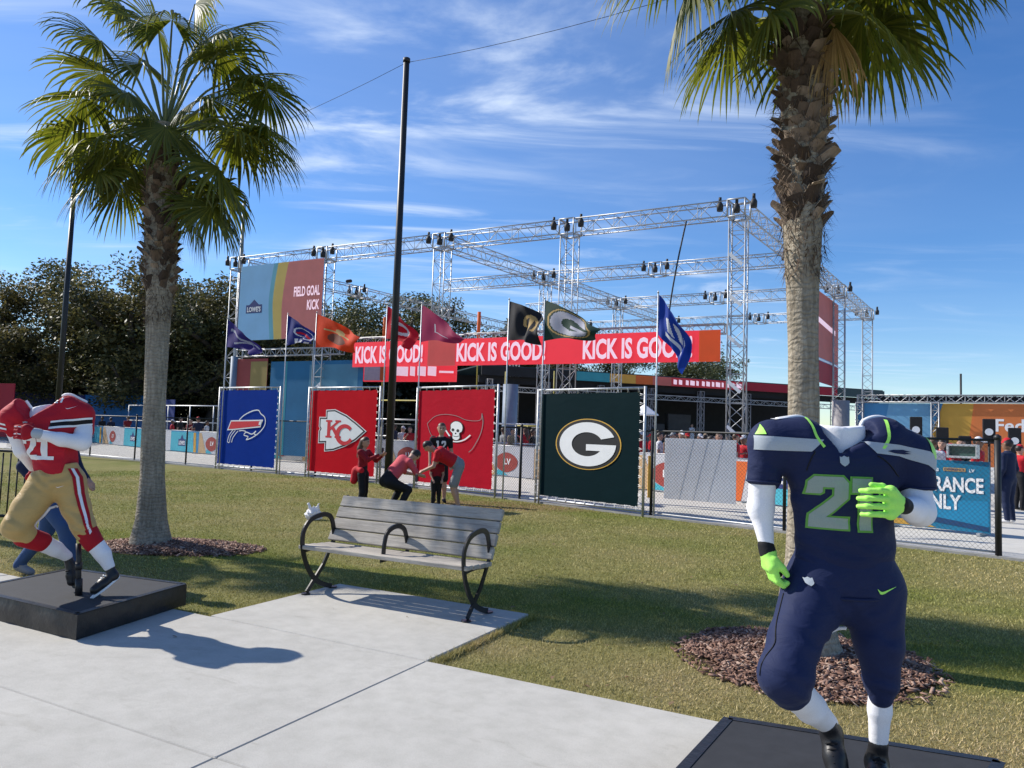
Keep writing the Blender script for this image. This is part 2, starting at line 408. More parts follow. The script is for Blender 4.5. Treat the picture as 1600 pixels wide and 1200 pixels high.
def lawn_mat():
    m, n, l, b = nt('dry_lawn')
    big = noise(n, l, .38, 4, .55); mid = noise(n, l, 2.2, 5, .65); fine = noise(n, l, 60, 4, .7)
    c1 = ramp(n, l, big, [(.34, (.36,.29,.15)), (.50, (.30,.265,.105)), (.66, (.19,.215,.055))])
    c2 = ramp(n, l, mid, [(.25, (.20,.18,.075)), (.5, (.30,.26,.11)), (.75, (.42,.34,.18))])
    c3 = ramp(n, l, fine, [(.3, (.42,.42,.38)), (.62, (1.0,1.0,1.0)), (.8, (1.4,1.35,1.25))])
    c = mixc(n, l, .45, c1, c2); c = mixc(n, l, .9, c, c3, 'MULTIPLY')
    c = mixc(n, l, green_belt(n, l), c, mixc(n, l, 1.0, c, (.62,.80,.40), 'MULTIPLY'))
    # worn earth in front of the red banners where people stand
    tc = n.new('ShaderNodeTexCoord'); mp = n.new('ShaderNodeMapping'); mp.inputs['Location'].default_value = (.3,-16.2,0); mp.vector_type = 'POINT'
    l.new(tc.outputs['Object'], mp.inputs[0]); mp2 = n.new('ShaderNodeMapping'); mp2.inputs['Rotation'].default_value = (0,0,R_(42)); mp2.inputs['Scale'].default_value = (.38,.85,1)
    l.new(mp.outputs[0], mp2.inputs[0]); ln = n.new('ShaderNodeVectorMath'); ln.operation = 'LENGTH'; l.new(mp2.outputs[0], ln.inputs[0])
    mr = n.new('ShaderNodeMapRange'); l.new(ln.outputs['Value'], mr.inputs[0]); mr.inputs[1].default_value = 1.05; mr.inputs[2].default_value = .55
    mm = n.new('ShaderNodeMath'); mm.operation = 'MULTIPLY'; l.new(mr.outputs[0], mm.inputs[0]); l.new(mid, mm.inputs[1])
    mn = n.new('ShaderNodeMath'); mn.operation = 'MULTIPLY'; l.new(mm.outputs[0], mn.inputs[0]); mn.inputs[1].default_value = 1.7; mn.use_clamp = True
    c = mixc(n, l, mn.outputs[0], c, (.20,.125,.065))
    l.new(c, b.inputs['Base Color']); b.inputs['Roughness'].default_value = .95; b.inputs['Specular IOR Level'].default_value = .1
    bump(n, l, b, fine, .7, .03); return m
m_lawn = lawn_mat()
g = MB().poly([(-700,-120,-.04),(700,-120,-.04),(700,1500,-.04),(-700,1500,-.04)]).build('lawn_ground', m_lawn); tag(g, kind='structure')

def concrete_mat(name, base, dark=.8):
    m, n, l, b = nt(name)
    a = noise(n, l, .9, 6, .62); s = noise(n, l, 7, 6, .7); gr = noise(n, l, 160, 3, .6); st = noise(n, l, 2.6, 3, .5, stretch=(1,3,1), dist=1.2)
    c = ramp(n, l, a, [(.3, tuple(x*.90 for x in base)), (.7, tuple(x*1.06 for x in base))])
    c = mixc(n, l, 1.0, c, ramp(n, l, s, [(.32, (.88,.88,.87)), (.6, (1,1,1))]), 'MULTIPLY')
    c = mixc(n, l, 1.0, c, ramp(n, l, gr, [(.3, (.86,.86,.86)), (.55, (1.03,1.03,1.03))]), 'MULTIPLY')
    c = mixc(n, l, 1.0, c, ramp(n, l, st, [(.22, (.86,.85,.83)), (.38, (1,1,1))]), 'MULTIPLY')
    sp = noise(n, l, 5.5, 2, .4); c = mixc(n, l, 1.0, c, ramp(n, l, sp, [(.19, (.62,.6,.57)), (.235, (1,1,1))]), 'MULTIPLY')
    l.new(c, b.inputs['Base Color']); b.inputs['Roughness'].default_value = .88; b.inputs['Specular IOR Level'].default_value = .25
    bump(n, l, b, gr, .25, .004); return m
m_conc = concrete_mat('pale_concrete', (.485,.465,.415))
m_plaza = concrete_mat('plaza_concrete', (.56,.535,.48))
m_joint = pm('joint_filler', (.10,.10,.095), .95)
WJ = Vector((-.51,5.09,0)); WR = math.atan2(-.463,.887); e1 = Vector((.887,-.463,0)); e2 = Vector((.463,.887,0))
walk = MB().box((0,-7.0,-.09), (44,13.96,.10), 0).build('walkway', m_joint, loc=tuple(WJ)); walk.rotation_euler.z = WR; tag(walk, kind='structure')
SL = 4.9; SD = 1.745
for i in range(-3,3):
    for j in range(4):
        gap = .007
        MB().cbox((i*SL+SL/2, -j*SD-SD/2, -.05+rnd.uniform(-.0015,.0015)), (SL-gap, SD-gap, .10), b=.006).build('slab', m_conc, walk)
pad = MB().cbox((-1.05,.790,-.075), (2.1,1.565,.15), b=.008).build('bench_pad', m_conc, loc=tuple(WJ)); pad.rotation_euler.z = WR; tag(pad, kind='structure')
PL = FENCE + [(8.6,9.6),(40,-18),(200,-18),(200,300),(-200,300)]
plaza = MB().poly([(x,y,-.03) for x, y in reversed(PL)]).build('plaza_pavement', m_plaza); tag(fixn(plaza), kind='structure')
m_curb = pm('kerb_concrete', (.30,.29,.27), .9, .2, 3)
kb = MB()
for A, B in zip(FENCE[1:], FENCE[2:]+[(8.6,9.6)]):
    d, N, L = frame(A, B); kb.box((Vector((*A,0))+d*L/2+N*.03+Vector((0,0,-.03))), (L+.02,.12,.06), math.atan2(d.y,d.x))
tag(kb.build('mow_strip', m_curb), kind='structure')

# ------------------------------------------------------------------ grass blades and bark mulch
def seg_side(P, A, B): return (B[0]-A[0])*(P[:,1]-A[1]) - (B[1]-A[1])*(P[:,0]-A[0])
def fence_y(x): return np.interp(x, [p[0] for p in FENCE]+[8.6,40], [p[1] for p in FENCE]+[9.6,-18])
def on_lawn(P):
    q = P - np.array(WJ[:2]); s = q @ np.array(e1[:2]); t = q @ np.array(e2[:2])
    ok = (t > .012) & ~((s > -2.112) & (s < .012) & (t < 1.59))
    return ok & (P[:,1] < fence_y(P[:,0])-.12)
MULCH = [((-4.15,9.42), 1.02, .56, R_(-6)), ((2.20,5.50), .84, .80, 0)]
def in_mulch(P, k=1.0):
    r = np.zeros(len(P), bool)
    for (c, rx, ry, a) in MULCH:
        q = P-np.array(c); u = q[:,0]*math.cos(a)+q[:,1]*math.sin(a); v = -q[:,0]*math.sin(a)+q[:,1]*math.cos(a)
        th = np.arctan2(v, u); r |= (u/rx)**2+(v/ry)**2 < (k*(1+.07*np.sin(3*th+1)+.05*np.sin(7*th)))**2
    return r
def grass_mat():
    m, n, l, b = nt('grass_blade')
    geo = n.new('ShaderNodeNewGeometry'); big = noise(n, l, .38, 4, .55); mid = noise(n, l, 2.2, 5, .65)
    c1 = ramp(n, l, geo.outputs['Random Per Island'], [(.0, (.24,.215,.075)), (.35, (.42,.36,.155)), (.7, (.60,.50,.27)), (1, (.76,.64,.42))])
    c2 = ramp(n, l, big, [(.36, (1.06,.98,.95)), (.64, (.60,.72,.36))])
    c = mixc(n, l, 1.0, c1, c2, 'MULTIPLY'); c = mixc(n, l, green_belt(n, l), c, mixc(n, l, 1.0, c, (.74,.84,.50), 'MULTIPLY')); l.new(c, b.inputs['Base Color']); b.inputs['Roughness'].default_value = .7; b.inputs['Specular IOR Level'].default_value = .2
    tr = n.new('ShaderNodeBsdfTranslucent'); l.new(c, tr.inputs[0]); mx = n.new('ShaderNodeMixShader'); mx.inputs[0].default_value = .25
    l.new(b.outputs[0], mx.inputs[1]); l.new(tr.outputs[0], mx.inputs[2]); l.new(mx.outputs[0], n['Material Output'].inputs[0]); return m
N = 520000
ang = nr.uniform(R_(-47), R_(47), N); rr = np.exp(nr.uniform(np.log(3.2), np.log(26), N))
P = np.stack([rr*np.sin(ang), rr*np.cos(ang)], 1)
P = P[on_lawn(P) & ~(in_mulch(P, .93))]; dd = np.linalg.norm(P, axis=1); n_ = len(P)
w = np.maximum(.0024, dd*.00046)*nr.uniform(.7,1.4,n_); hgt = nr.uniform(.008,.022,n_)*(1+.02*dd); az = nr.uniform(0, 2*np.pi, n_); ln_ = nr.uniform(.2,1.3,n_)*hgt
ta = nr.uniform(0, 2*np.pi, n_)
# longer blades lean over the concrete edges
k = 9000; sE = nr.uniform(-9,7,k); tE = np.abs(nr.normal(0,.02,k))+.004; E1 = np.array(WJ[:2])+sE[:,None]*np.array(e1[:2])+tE[:,None]*np.array(e2[:2])
k2 = 3000; q = nr.uniform(0,1.6,k2); E2 = np.array(WJ[:2])+(.015+np.abs(nr.normal(0,.02,k2)))[:,None]*np.array(e1[:2])+q[:,None]*np.array(e2[:2])
E3 = np.array(WJ[:2])+(-2.115-np.abs(nr.normal(0,.02,k2)))[:,None]*np.array(e1[:2])+q[:,None]*np.array(e2[:2]); E4 = np.array(WJ[:2])+nr.uniform(-2.1,0,k2)[:,None]*np.array(e1[:2])+(1.585+np.abs(nr.normal(0,.02,k2)))[:,None]*np.array(e2[:2])
E = np.concatenate([E1,E2,E3,E4]); E = E[on_lawn(E) | (((E-np.array(WJ[:2])) @ np.array(e2[:2]) > .003) & ((((E-np.array(WJ[:2])) @ np.array(e1[:2])) > .005) | (((E-np.array(WJ[:2])) @ np.array(e1[:2])) < -2.106)))]
m_ = len(E); P = np.concatenate([P,E]); w = np.concatenate([w, nr.uniform(.002,.0045,m_)]); hgt = np.concatenate([hgt, nr.uniform(.025,.075,m_)*nr.uniform(.5,1,m_)]); az = np.concatenate([az, nr.uniform(0,6.28,m_)]); ta = np.concatenate([ta, nr.uniform(0,6.28,m_)]); ln_ = np.concatenate([ln_, nr.uniform(.2,.9,m_)*hgt[-m_:]]); n_ = len(P)
b0 = np.stack([P[:,0]-np.cos(az)*w, P[:,1]-np.sin(az)*w, np.full(n_,-.04)], 1); b1 = np.stack([P[:,0]+np.cos(az)*w, P[:,1]+np.sin(az)*w, np.full(n_,-.04)], 1)
tp = np.stack([P[:,0]+np.cos(ta)*ln_, P[:,1]+np.sin(ta)*ln_, -.04+hgt], 1)
V = np.stack([b0,b1,tp],1).reshape(-1,3)
tag(np_mesh('grass_blades', V, np.arange(len(V)).reshape(-1,3), [grass_mat()]), kind='stuff')
m, n, l, b = nt('bark_mulch'); geo = n.new('ShaderNodeNewGeometry')
l.new(ramp(n, l, geo.outputs['Random Per Island'], [(0,(.07,.032,.022)),(.40,(.18,.092,.060)),(.75,(.28,.165,.118)),(1,(.45,.33,.25))]), b.inputs['Base Color']); b.inputs['Roughness'].default_value = .85
m_mulch = m; m_soil = pm('mulch_soil', (.085,.046,.032), .95, .4, 20, .6, 40)
for (c, rx, ry, a) in MULCH:
    mb = MB(); ring = []
    for k, (s, z) in enumerate(((1,-.037),(.85,-.012),(.5,.012),(0,.03))):
        ring.append([(rx*s*math.cos(t)*(1+.07*math.sin(3*t+1)), ry*s*math.sin(t)*(1+.07*math.sin(3*t+1)), z) for t in [2*math.pi*i/36 for i in range(36)]])
    for k in range(3): mb.add(ring[k]+ring[k+1], [(i,(i+1)%36,36+(i+1)%36,36+i) for i in range(36)], 0, True)
    o = mb.build('mulch_bed', m_soil, loc=(*c,0)); o.rotation_euler.z = a; tag(o, kind='structure')
    nn = 5200; q = nr.uniform(-1.12,1.12,(nn*2,2))*np.array([rx,ry]); ca, sa = math.cos(a), math.sin(a)
    W = np.stack([q[:,0]*ca-q[:,1]*sa+c[0], q[:,0]*sa+q[:,1]*ca+c[1]],1); rad = np.sqrt((q[:,0]/rx)**2+(q[:,1]/ry)**2)
    kp = in_mulch(W, 1.0) | ((rad < 1.12) & (nr.rand(len(W)) < .18)); kp &= on_lawn(W); W = W[kp]; rad = rad[kp]
    k = len(W); zz = np.interp(rad, [0,.5,.85,1,1.3], [.03,.012,-.012,-.035,-.036])
    T = np.array([(x,y,z) for z in (-.5,.5) for y in (-.5,.5) for x in (-.5,.5)])
    sc = np.stack([nr.uniform(.015,.075,k), nr.uniform(.008,.022,k), nr.uniform(.003,.008,k)],1)
    y_ = nr.uniform(0,6.28,k); p_ = nr.normal(0,.35,k); r_ = nr.normal(0,.4,k)
    Rm = np.zeros((k,3,3)); cy_, sy_, cp, sp_, cr, sr = np.cos(y_),np.sin(y_),np.cos(p_),np.sin(p_),np.cos(r_),np.sin(r_)
    Rm[:,0,0]=cy_*cp; Rm[:,0,1]=cy_*sp_*sr-sy_*cr; Rm[:,0,2]=cy_*sp_*cr+sy_*sr; Rm[:,1,0]=sy_*cp; Rm[:,1,1]=sy_*sp_*sr+cy_*cr; Rm[:,1,2]=sy_*sp_*cr-cy_*sr
    Rm[:,2,0]=-sp_; Rm[:,2,1]=cp*sr; Rm[:,2,2]=cp*cr
    V = np.einsum('kij,kvj->kvi', Rm, T[None]*sc[:,None]) + np.stack([W[:,0],W[:,1],zz+nr.uniform(.002,.022,k)],1)[:,None]
    F = np.array([(0,2,3,1),(4,5,7,6),(0,1,5,4),(2,6,7,3),(0,4,6,2),(1,3,7,5)])
    tag(np_mesh('bark_chips', V.reshape(-1,3), (F[None]+8*np.arange(k)[:,None,None]).reshape(-1,4), [m_mulch]), kind='stuff')

# ------------------------------------------------------------------ oaks behind the event ground
m_bark = pm('oak_bark', (.075,.062,.05), .9, .3, 5, .5, 20)
def leaf_mat(name, lo, hi):
    m, n, l, b = nt(name); geo = n.new('ShaderNodeNewGeometry'); oi = n.new('ShaderNodeObjectInfo')
    c = ramp(n, l, geo.outputs['Random Per Island'], [(0, lo), (.6, tuple((x+y)/2 for x, y in zip(lo, hi))), (1, hi)])
    c = mixc(n, l, 1.0, c, ramp(n, l, oi.outputs['Random'], [(0,(1.35,1.12,.78)),(1,(.85,1.0,.85))]), 'MULTIPLY')
    l.new(c, b.inputs['Base Color']); b.inputs['Roughness'].default_value = .55
    tr = n.new('ShaderNodeBsdfTranslucent'); l.new(c, tr.inputs[0]); mx = n.new('ShaderNodeMixShader'); mx.inputs[0].default_value = .30
    l.new(b.outputs[0], mx.inputs[1]); l.new(tr.outputs[0], mx.inputs[2]); l.new(mx.outputs[0], n['Material Output'].inputs[0]); return m
m_oak = leaf_mat('oak_leaf', (.040,.050,.022), (.155,.150,.070))
def oak(seed):
    r = np.random.RandomState(seed); q = random.Random(seed)
    mb = MB(); H = 4.2
    mb.tube([(0,0,-.1),(.1,0,1.2),(-.1,.1,2.6),(.1,0,H)], [.55,.38,.32,.26], 9)
    tips = []
    for i in range(11):
        a = i*2.4+q.uniform(-.4,.4); e = q.uniform(.25,1.2); L = q.uniform(3.2,5.2); z0 = q.uniform(1.6,4.2)
        p = Vector((0,0,z0)); d = Vector((math.cos(a)*math.cos(e), math.sin(a)*math.cos(e), math.sin(e)*.8)); pts = [p.copy()]
        for k in range(5):
            p = p + d*L/5; d = (d + Vector((q.uniform(-.35,.35), q.uniform(-.35,.35), q.uniform(-.12,.3)))).normalized(); pts.append(p.copy())
            if k > 0: tips.append(p.copy())
        mb.tube(pts, [.2,.16,.12,.09,.06,.03], 6)
    tr = mb
    cs = []
    for t in tips:
        for k in range(5): cs.append(np.array(t)+r.normal(0,.60,3)*np.array([1,1,.75]))
    cs = np.array(cs); cs = cs[cs[:,2] > 1.2]
    nl = 130; C_ = np.repeat(cs, nl, 0); rad = r.uniform(.45,1.05,len(cs)).repeat(nl)
    o = r.normal(0,1,(len(C_),3)); o /= np.linalg.norm(o,axis=1)[:,None]; o *= (r.rand(len(C_))**.45*rad)[:,None]; o[:,2] *= .62
    P = C_+o; k = len(P)
    nrm = r.normal(0,1,(k,3)); nrm[:,2] = np.abs(nrm[:,2])+.5; nrm /= np.linalg.norm(nrm,axis=1)[:,None]
    t1 = np.cross(nrm, r.normal(0,1,(k,3))); t1 /= np.linalg.norm(t1,axis=1)[:,None]; t2 = np.cross(nrm,t1)
    s = r.uniform(.055,.12,k)[:,None]
    V = np.stack([P-t1*s, P-t2*s*.5, P+t1*s, P+t2*s*.5],1)
    return tr, V.reshape(-1,3), np.arange(k*4).reshape(-1,4)
OAKS = []
def oak_tree(kind, loc, sc, rz, label):
    t = thing('oak_tree', label, 'tree', loc, rz, 'oak trees behind the event ground')
    if len(OAKS) <= kind:
        tr, V, F = oak(41+kind); a = tr.build('trunk', m_bark, t); c = np_mesh('crown', V, F, [m_oak], t); OAKS.append((a, c))
    else:
        for s in OAKS[kind]: link_copy(s, t)
    t.scale = (sc,sc,sc*rnd.uniform(.92,1.06))
trees = [(-47, 58, 1.4300000000000002, 'far left oak tree whose crown is cut by the left edge of the photo'), (-39.5, 53, 1.4850000000000003, 'dense dark oak behind the red jersey mannequin, left of the slim black pole'), (-33.5, 60, 1.7600000000000002, 'tallest oak, behind the black pole at the left, with open airy top'), (-28.5, 56, 1.815, 'oak directly behind the trunk of the left palm'), (-23.0, 58, 1.7600000000000002, 'dark oak between the left palm and the blue and orange hanging banner'), (-18.5, 62, 1.7050000000000003, 'oak half hidden behind the blue and orange hanging banner'), (-15.8, 70, 1.8375000000000001, 'oak seen through the truss just right of the hanging banner'), (-10.6, 72, 1.8900000000000001, 'rounded oak behind the truss left of the tall black pole'), (-6.0, 74, 1.785, 'oak behind the truss just right of the tall black pole'), (-1.6, 78, 1.5750000000000002, 'lower oak seen through the middle of the truss behind the black flag'), (3.4, 80, 1.56975, 'low oak behind the green flag with the white letter'), (10, 84, 1.5015000000000003, 'small oak behind the stage roof under the red banner'), (21.5, 86, 1.70625, 'rounded oak top rising above the stage roof beside the corner truss column'), (-54, 66, 1.6800000000000002, 'oak beyond the frame at the far left behind the red sign'), (-43.5, 63, 1.6, 'shaded oak filling the gap behind the slim black pole and the far left oak'), (-36.2, 66, 1.7, 'oak behind the tallest one at the left, seen between black pole and palm trunk'), (-31.0, 67, 1.75, 'oak crown showing just left of the left palm trunk'), (-25.8, 66, 1.7, 'oak crown showing just right of the left palm trunk'), (-20.8, 68, 1.75, 'oak crown beside the slender grey pole at the truss corner')]
for i, (x, y, s, lb) in enumerate(trees): oak_tree(i if i < 3 else i % 3, (x,y,-.04), s, rnd.uniform(0,6.28), lb)
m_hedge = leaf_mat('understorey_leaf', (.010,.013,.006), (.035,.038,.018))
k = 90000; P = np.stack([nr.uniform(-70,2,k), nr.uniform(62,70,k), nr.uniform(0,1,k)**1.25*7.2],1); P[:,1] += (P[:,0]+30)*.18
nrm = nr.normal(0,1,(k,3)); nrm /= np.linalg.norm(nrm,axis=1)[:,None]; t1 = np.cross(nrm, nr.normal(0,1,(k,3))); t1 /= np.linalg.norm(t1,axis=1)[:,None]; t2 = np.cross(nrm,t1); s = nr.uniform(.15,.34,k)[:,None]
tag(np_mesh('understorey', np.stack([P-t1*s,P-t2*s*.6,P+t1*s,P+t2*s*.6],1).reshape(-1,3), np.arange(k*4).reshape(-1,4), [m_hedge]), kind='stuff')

# ------------------------------------------------------------------ fan palms
def palm_trunk_mat():
    m, n, l, b = nt('palm_trunk')
    tc = n.new('ShaderNodeTexCoord'); w = n.new('ShaderNodeTexWave'); w.bands_direction = 'Z'; w.inputs['Scale'].default_value = 6.5; w.inputs['Distortion'].default_value = 9; w.inputs['Detail'].default_value = 4; w.inputs['Detail Scale'].default_value = 2.2
    l.new(tc.outputs['Object'], w.inputs[0]); fb = noise(n, l, 16, 6, .7, stretch=(2.2,2.2,.28)); bl = noise(n, l, 2.5, 4, .6)
    c = ramp(n, l, fb, [(.25,(.17,.145,.112)),(.5,(.32,.28,.22)),(.78,(.48,.43,.35))])
    c = mixc(n, l, 1.0, c, ramp(n, l, w.outputs['Fac'], [(.05,(.80,.79,.78)),(.4,(1,1,1))]), 'MULTIPLY')
    c = mixc(n, l, 1.0, c, ramp(n, l, bl, [(.3,(.75,.74,.72)),(.65,(1.1,1.08,1.04))]), 'MULTIPLY')
    l.new(c, b.inputs['Base Color']); b.inputs['Roughness'].default_value = .9; b.inputs['Specular IOR Level'].default_value = .15
    ad = n.new('ShaderNodeMath'); ad.operation = 'ADD'; l.new(fb, ad.inputs[0]); l.new(w.outputs['Fac'], ad.inputs[1]); bump(n, l, b, ad.outputs[0], .45, .015); return m
m_ptrunk = palm_trunk_mat()
def boot_mat():
    m, n, l, b = nt('leaf_base_bark'); oi = n.new('ShaderNodeObjectInfo'); f = noise(n, l, 9, 5, .65, stretch=(2,2,.4))
    c = ramp(n, l, oi.outputs['Random'], [(0,(.030,.019,.013)),(.45,(.075,.050,.034)),(.75,(.15,.11,.080)),(1,(.27,.21,.155))])
    c = mixc(n, l, 1.0, c, ramp(n, l, f, [(.3,(.55,.53,.5)),(.7,(1.35,1.3,1.25))]), 'MULTIPLY'); l.new(c, b.inputs['Base Color']); b.inputs['Roughness'].default_value = .85; bump(n, l, b, f, .5, .01); return m
m_boot = boot_mat(); m_boottip = pm('cut_leaf_base', (.34,.265,.19), .8, .35, 14); m_fibre = pm('palm_fibre', (.11,.075,.048), .95, .45, 30)
def frond_mat(name, lo, hi, tr_, rough=.38):
    m, n, l, b = nt(name); geo = n.new('ShaderNodeNewGeometry'); f = noise(n, l, 3.5, 3, .6)
    c = ramp(n, l, geo.outputs['Random Per Island'], [(0, lo), (1, hi)]); c = mixc(n, l, 1.0, c, ramp(n, l, f, [(.3,(.8,.82,.8)),(.7,(1.25,1.2,1.0))]), 'MULTIPLY')
    l.new(c, b.inputs['Base Color']); b.inputs['Roughness'].default_value = rough; b.inputs['Specular IOR Level'].default_value = .32
    tr = n.new('ShaderNodeBsdfTranslucent'); c2 = mixc(n, l, 1.0, c, (1.7,1.6,.55), 'MULTIPLY'); l.new(c2, tr.inputs[0]); mx = n.new('ShaderNodeMixShader'); mx.inputs[0].default_value = tr_
    l.new(b.outputs[0], mx.inputs[1]); l.new(tr.outputs[0], mx.inputs[2]); l.new(mx.outputs[0], n['Material Output'].inputs[0]); return m
m_frond = frond_mat('palm_leaf', (.055,.080,.017), (.145,.158,.038), .42, .5); m_stalk = pm('palm_stalk', (.14,.16,.055), .45, .2, 8)
m_dead = frond_mat('dead_palm_leaf', (.22,.14,.07), (.40,.28,.15), .25, .8)
def boot_mesh():
    mb = MB(); rows = 6; P = []
    for i in range(rows):
        t = i/(rows-1); w = .078*(1-.5*t)+.012; out = .016+.035*t+.030*t*t; z = .17*t
        for s in (-1,-.5,0,.5,1): P.append((out-.05*s*s*(1-t)*1.0-.012*(s*s), s*w, z))
    n0 = len(P); P += [(x-.013,y*.95,z-.003) for x,y,z in P]
    F = []; mi = []
    for L in (0,1):
        for i in range(rows-1):
            for j in range(4):
                a = L*n0+i*5+j; q = (a,a+1,a+6,a+5); F.append(q if L == 0 else q[::-1]); mi.append(0)
    top = (rows-1)*5
    for j in range(4): F.append((top+j,top+j+1,n0+top+j+1,n0+top+j)); mi.append(1)
    for i in range(rows-1):
        F.append((i*5,i*5+5,n0+i*5+5,n0+i*5)); mi.append(1); F.append((i*5+4,n0+i*5+4,n0+i*5+9,i*5+9)); mi.append(1)
    mb.v = P; mb.f = [list(f) for f in F]; mb.m = mi; mb.sm = [False]*len(F); return mb
BOOT = [None]
def boots(t, trunk_pt, trunk_r, z0, z1, n, sc=1.0, flare=1.0):
    for i in range(n):
        f = (i+.5)/n; z = z0+(z1-z0)*f; a = i*2.39996+rnd.uniform(-.25,.25)
        if BOOT[0] is None: o = boot_mesh().build('leaf_base', [m_boot, m_boottip], t); BOOT[0] = o
        else: o = link_copy(BOOT[0], t)
        c = trunk_pt(z); r = trunk_r(z)*.86
        o.location = (c[0]+math.cos(a)*r, c[1]+math.sin(a)*r, z-.08)
        o.rotation_euler = (rnd.uniform(-.45,.45), rnd.uniform(-.10,.32)*flare, a)
        s = sc*rnd.uniform(.6,1.15); o.scale = (s*rnd.uniform(.8,1.3), s*rnd.uniform(.8,1.1), s*rnd.uniform(.6,1.05))
def frond(t, E, D, Rf, hub, name='frond', mat=None, nseg=46, spread=150, droop=.42, seed=0):
    """a fan leaf: stalk from the crown heart to E, then a folded fan of split leaflets facing D, tips hanging"""
    q = random.Random(seed); mat = mat or m_frond
    E = Vector(E); D = Vector(D).normalized(); st = MB(); O = Vector((0,0,-.1))
    mid = O*.5+E*.5+Vector((0,0,.12*E.length))
    pts = [O, O*.55+E*.05+mid*.40, mid, E*.55+mid*.45-D*.02, E]
    pts = [Vector(p)+Vector(hub) for p in smooth_pts([tuple(p) for p in pts], 3, False)]
    st.tube(pts, [.022-.012*i/(len(pts)-1) for i in range(len(pts))], 5, 1)
    C = Vector(E)+Vector(hub)
    sd = D.cross(Vector((0,0,1))); sd = sd.normalized() if sd.length > .1 else Vector((1,0,0)); nn = sd.cross(D).normalized()
    tw = q.uniform(-.35,.35); sd, nn = sd*math.cos(tw)+nn*math.sin(tw), nn*math.cos(tw)-sd*math.sin(tw)
    da = R_(spread)*2/nseg
    for i in range(nseg):
        a = -R_(spread)+da*(i+.5)+q.uniform(-.2,.2)*da
        L = Rf*(1-.22*(abs(a)/R_(spread))**2)*q.uniform(.9,1.06)
        dr = (D*math.cos(a)+sd*math.sin(a)); dr = (dr - nn*(.30*abs(math.sin(a))+.10*(1-math.cos(a))) ).normalized()
        wd = dr.cross(nn).normalized(); dp = droop*q.uniform(.6,1.5); bend = q.uniform(-.09,.09)
        ts = (0.03,.22,.42,.6,.76,.9,1.0); rows = []
        brk = q.uniform(.5,.72); kink = q.random() < .55
        p = C+dr*L*.03; prev = ts[0]; d = dr.copy()
        for k, tt in enumerate(ts):
            if k > 0:
                st_ = (tt-prev)*L; prev = tt
                if tt > .4: d = (d + Vector((0,0,-1))*dp*(tt-.3)*1.35*(1.7 if (kink and tt > brk) else .8) + wd*bend*.5).normalized()
                p = p + d*st_
            w = Rf*da*.52*min(tt,.45)*(1 if tt <= .45 else max(.02,(1-(tt-.45)/.55)**.75))
            ww = d.cross(nn); ww = ww.normalized() if ww.length > .05 else wd
            up = ww.cross(d).normalized()
            rows.append((p-ww*w, p+up*w*.38, p+ww*w))
        st.add([x for r in rows for x in r], [f for k in range(len(rows)-1) for f in ((k*3,k*3+1,k*3+4,k*3+3),(k*3+1,k*3+2,k*3+5,k*3+4))], 0)
    return st.build(name, [mat, m_stalk if mat is m_frond else m_dead], t)
def palm(label, base, prof, lean, hub, fr, z0, z1, nb, cs=1.0):
    t = thing('fan_palm', label, 'palm tree', (*base,-.04), 0, 'fan palms on the lawn')
    def cen(z): f = max(0,z)/hub[2]; return (lean[0]*f, lean[1]*f)
    zs = [p[0] for p in prof]; rs_ = [p[1] for p in prof]; rad = lambda z: float(np.interp(z, zs, rs_))
    mb = MB(); zz = np.linspace(0, hub[2], 80); nsd = 22; P = []
    for i, z in enumerate(zz):
        c = cen(z); r = rad(z)
        for j in range(nsd):
            a = 2*math.pi*j/nsd; q = r*(1+.035*math.sin(a*3+z*2)+.007*math.sin(z*47+1.5*math.sin(a*2))+.02*math.sin(z*5+a*2)+rnd.uniform(-.006,.006)); P.append((c[0]+q*math.cos(a), c[1]+q*math.sin(a), z))
    mb.add(P, [(i*nsd+j, i*nsd+(j+1)%nsd, (i+1)*nsd+(j+1)%nsd, (i+1)*nsd+j) for i in range(79) for j in range(nsd)], 0, True); mb.build('trunk', m_ptrunk, t)
    boots(t, cen, rad, z0, z1, nb)
    # loose fibre hanging from the old leaf bases: too fine to pick apart
    k = 2200; z = nr.uniform(z0-.45, z1, k); a = nr.uniform(0,6.28,k); r = np.array([rad(x) for x in z])*nr.uniform(.98,1.25,k); cc = np.array([cen(x) for x in z])
    A = np.stack([cc[:,0]+r*np.cos(a), cc[:,1]+r*np.sin(a), z],1); o = np.stack([np.cos(a)*nr.uniform(0,.09,k)+nr.normal(0,.03,k), np.sin(a)*nr.uniform(0,.09,k)+nr.normal(0,.03,k), nr.uniform(-.16,.06,k)],1)
    s = np.stack([-np.sin(a),np.cos(a),np.zeros(k)],1)*nr.uniform(.002,.007,k)[:,None]
    fb = np_mesh('fibre', np.stack([A-s,A+s,A+o],1).reshape(-1,3), np.arange(3*k).reshape(-1,3), [m_fibre], t); tag(fb, kind='stuff')
    for i, f in enumerate(fr):
        f = (tuple(c*cs for c in f[0]), f[1], f[2]*cs) + tuple(f[3:])
        dead = len(f) > 3 and f[3] == 'dead'
        ob = frond(t, f[0], f[1], f[2], hub, 'frond', m_dead if dead else None, seed=i*7+len(fr), droop=.42 if not dead else .8, spread=150 if not dead else 32, nseg=46 if not dead else 22)
        if dead: ob['label'] = 'dry brown frond hanging against the trunk'
    return t
